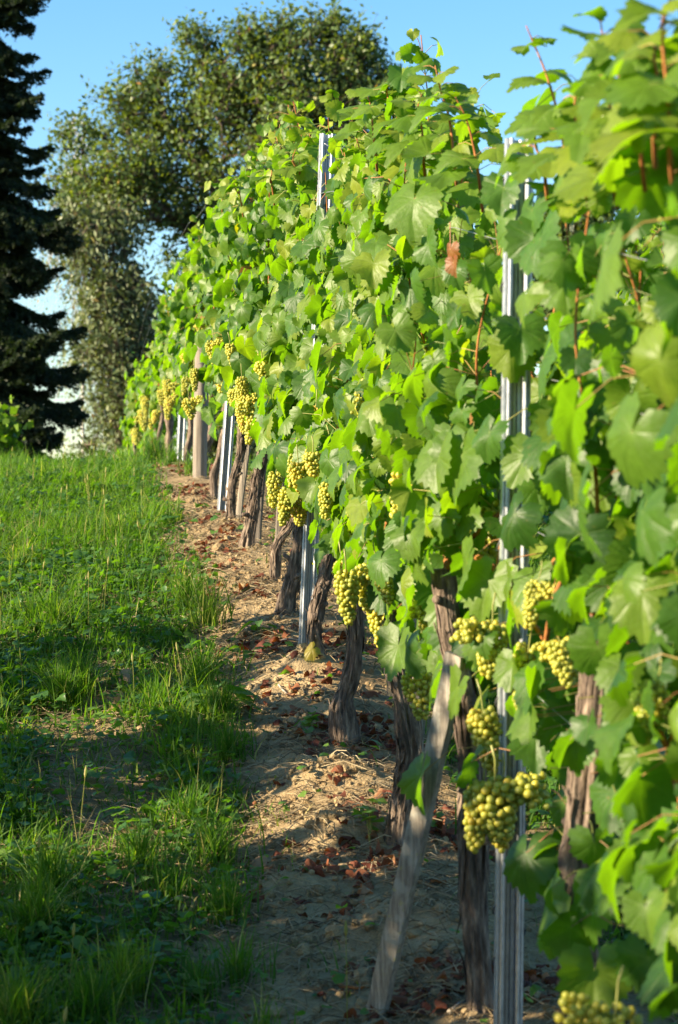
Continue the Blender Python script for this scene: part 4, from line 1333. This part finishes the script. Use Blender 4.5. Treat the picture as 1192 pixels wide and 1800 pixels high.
d = 44.0
b0 = gb(455, d)
make_tree('broadleaf_tree', 'large round crowned dark green tree behind the row against the sky', b0, [P(455, 760, d), P(445, 600, d), P(440, 420, d), P(450, 250, d), P(455, 120, d)],
          [B(410, 150, d, 85, 75, 60), B(570, 140, d, 80, 85, 60), B(480, 215, d, 170, 105, 120), B(290, 220, d + .5, 95, 75, 62), B(620, 230, d, 75, 105, 58), B(300, 315, d, 140, 90, 90), B(210, 340, d - .6, 95, 85, 60), B(480, 340, d, 190, 110, 96), B(600, 350, d, 100, 110, 44), B(380, 430, d, 110, 90, 44),
           B(490, 140, d, 60, 75, 36), B(355, 85, d, 40, 38, 16), B(430, 68, d, 45, 32, 17), B(505, 62, d, 35, 36, 14), B(570, 52, d, 50, 32, 18), B(640, 82, d, 42, 42, 18), B(672, 135, d, 30, 45, 14), B(262, 140, d, 45, 40, 15), B(215, 185, d, 45, 40, 15), B(150, 250, d, 50, 48, 16), B(120, 345, d, 50, 58, 17)],
          31, M['tree_leaf'], M['tree_bark'], per=54, size=.112, spread=.33, r0=.0105, tone=.43)
d = 42.0
b0 = gb(215, d)
make_tree('willow_tree', 'grey green drooping tree between the dark spruce and the end of the row', b0, [P(222, 800, d), P(215, 680, d), P(205, 560, d), P(200, 430, d)],
          [B(170, 400, d, 75, 60, 60), B(215, 520, d, 70, 75, 60), B(205, 610, d, 75, 75, 70), B(230, 700, d, 70, 70, 50), B(180, 500, d, 55, 60, 28), B(245, 600, d + 1, 60, 90, 40), B(250, 760, d, 60, 50, 25), B(175, 790, d + 1.5, 40, 50, 8)],
          32, M['willow_leaf'], M['tree_bark'], per=60, size=.12, spread=.33, r0=.010, droop=.9, narrow=.42, strand=.5, tone=.5)
d = 50.0
make_tree('birch_tree', 'thin birch with a white trunk and sparse hanging twigs beside the spruce', gb(146, d), [P(146, 700, d), P(147, 500, d), P(149, 330, d), P(147, 235, d)],
          [B(130, 250, d, 45, 60, 12), B(150, 330, d, 50, 60, 14), B(110, 400, d, 45, 80, 14), B(140, 520, d, 40, 80, 12), B(150, 640, d, 35, 60, 8)],
          33, M['willow_leaf'], M['birch_bark'], per=44, size=.10, spread=.42, r0=.0035, droop=1.4, strand=1.1, tone=.55)
d = 48.0
make_tree('broadleaf_tree', 'dark tree glimpsed through the leaf gap right of the near steel post', gb(1010, d), [P(1010, 780, d), P(1012, 600, d), P(1008, 450, d), P(1010, 380, d)],
          [B(1010, 400, d, 70, 60, 30), B(990, 480, d, 80, 70, 30), B(1040, 520, d, 80, 90, 36)], 34, M['tree_leaf'], M['tree_bark'], per=120, size=.14, spread=.38, tone=.3)


def spruce(label, base, top, radius, seed, whorls=46, dens=1.0):
    rg = np.random.default_rng(seed)
    base = np.asarray(base, float)
    root = empty('spruce_tree', base, label, 'spruce', None)
    H = top
    ac = Acc(); V, F = tube([base - np.array([0, 0, .3]), base + np.array([0, 0, H * .5]), base + np.array([0, 0, H])], [.24, .13, .015], 10); ac.add(V, F)
    ac.build('trunk', M['tree_bark'], root, base)
    la = Acc(); ca = Acc(); C, D, S = [], [], []
    for w in range(whorls * 2):
        main = w % 2 == 0                               # full tiers, with short boughs between them
        f = (w + .5) / (whorls * 2)
        z = H * (.02 + .97 * f)
        R_ = (radius * (1 - f) ** .85 + .10) * rg.uniform(.86, 1.12) * (1 if main else .78)
        nb_ = int((12 if main else 9) - 4 * f)
        a0 = rg.uniform(0, 6.28)
        for k in range(nb_):
            if rg.random() < .08: continue
            a = a0 + 6.283 * k / nb_ + rg.normal(0, .22); r = R_ * rg.uniform(.5, 1.16)
            o = np.array([math.cos(a), math.sin(a), 0])
            p0 = base + np.array([0, 0, z + rg.normal(0, .05)])
            br = catmull([p0, p0 + o * r * .4 + np.array([0, 0, -.10 * r]), p0 + o * r * .75 + np.array([0, 0, -.26 * r]), p0 + o * r + np.array([0, 0, -.22 * r])], 13)
            V, F = tube(br, np.linspace(.022, .004, 13) * (1.2 - f * .6), 4, cap=False); la.add(V, F)
            sidev = np.cross(o, [0, 0, 1.])
            nb = int(r * 30 * dens) + 6
            for q in range(nb):
                t = .1 + .9 * (q + rg.random()) / nb
                i0 = min(11, int(t * 12)); bp = br[i0] + (br[i0 + 1] - br[i0]) * (t * 12 - i0)
                sgn = 1 if q % 2 else -1
                bl = (.40 * r * (1.02 - t) + .07) * rg.uniform(.7, 1.1)
                dv = norm(sidev * sgn * .75 + o * .75 + np.array([0, 0, -.30 + rg.normal(0, .12)]))
                m_ = int(bl * 42 * dens) + 4
                s = rg.random((m_, 1))
                C.append(bp + dv * bl * s + rg.normal(0, .012, (m_, 3)) - np.array([0, 0, .14]) * bl / .4 * s ** 2)
                D.append(np.repeat(dv[None], m_, 0)); S.append(rg.uniform(.06, .12, m_))
    la.build('branches', M['tree_bark'], root, base)
    C = np.concatenate(C); D = norm(np.concatenate(D) + rg.normal(0, .55, C.shape)); S = np.concatenate(S)
    n = len(C); a = norm(np.cross(D, rg.normal(0, 1, (n, 3)))); w_ = S[:, None] * .16
    V = np.stack([C - D * S[:, None] * .5, C + a * w_, C + D * S[:, None] * .5, C - a * w_], 1)
    ca.add(V.reshape(-1, 3), [np.array([[0, 1, 2, 3]]) + (np.arange(n) * 4)[:, None]], rnd=np.repeat(np.clip(rg.beta(2, 3, n), 0, 1), 4))
    ca.build('needles', M['needle'], root, base)
    return root


d = 37.0
spruce('tall dark spruce with drooping boughs filling the left edge', gb(-48, d), 18.0, 2.35, 41, 46, 1.5)
spruce('unseen dark spruce further left, added to shade the first', gb(-620, 37.0), 19.0, 2.8, 42, 30, .6)  # out of view, put in so its shade falls on the first spruce
# shrubs by the foot of the spruce
d = 27.0
make_tree('shrub', 'bright leafy bush at the left edge in front of the spruce', gb(-25, d), [P(-25, 800, d), P(-25, 775, d), P(-25, 760, d)], [B(-28, 765, d, 46, 36, 26)], 51, M['vine_leaf'], M['tree_bark'], per=70, size=.10, spread=.18, r0=.006, cat='bush', narrow=.9, tone=.55)

d = 30.0
make_tree('shrub', 'bush behind the row, glimpsed under the leaves right of the round wooden post', gb(400, d), [P(400, 840, d), P(400, 800, d), P(402, 760, d)], [B(390, 760, d, 60, 60, 40), B(470, 770, d, 60, 50, 30)], 53, M['willow_leaf'], M['tree_bark'], per=80, size=.11, spread=.22, r0=.007, cat='bush', tone=.35)
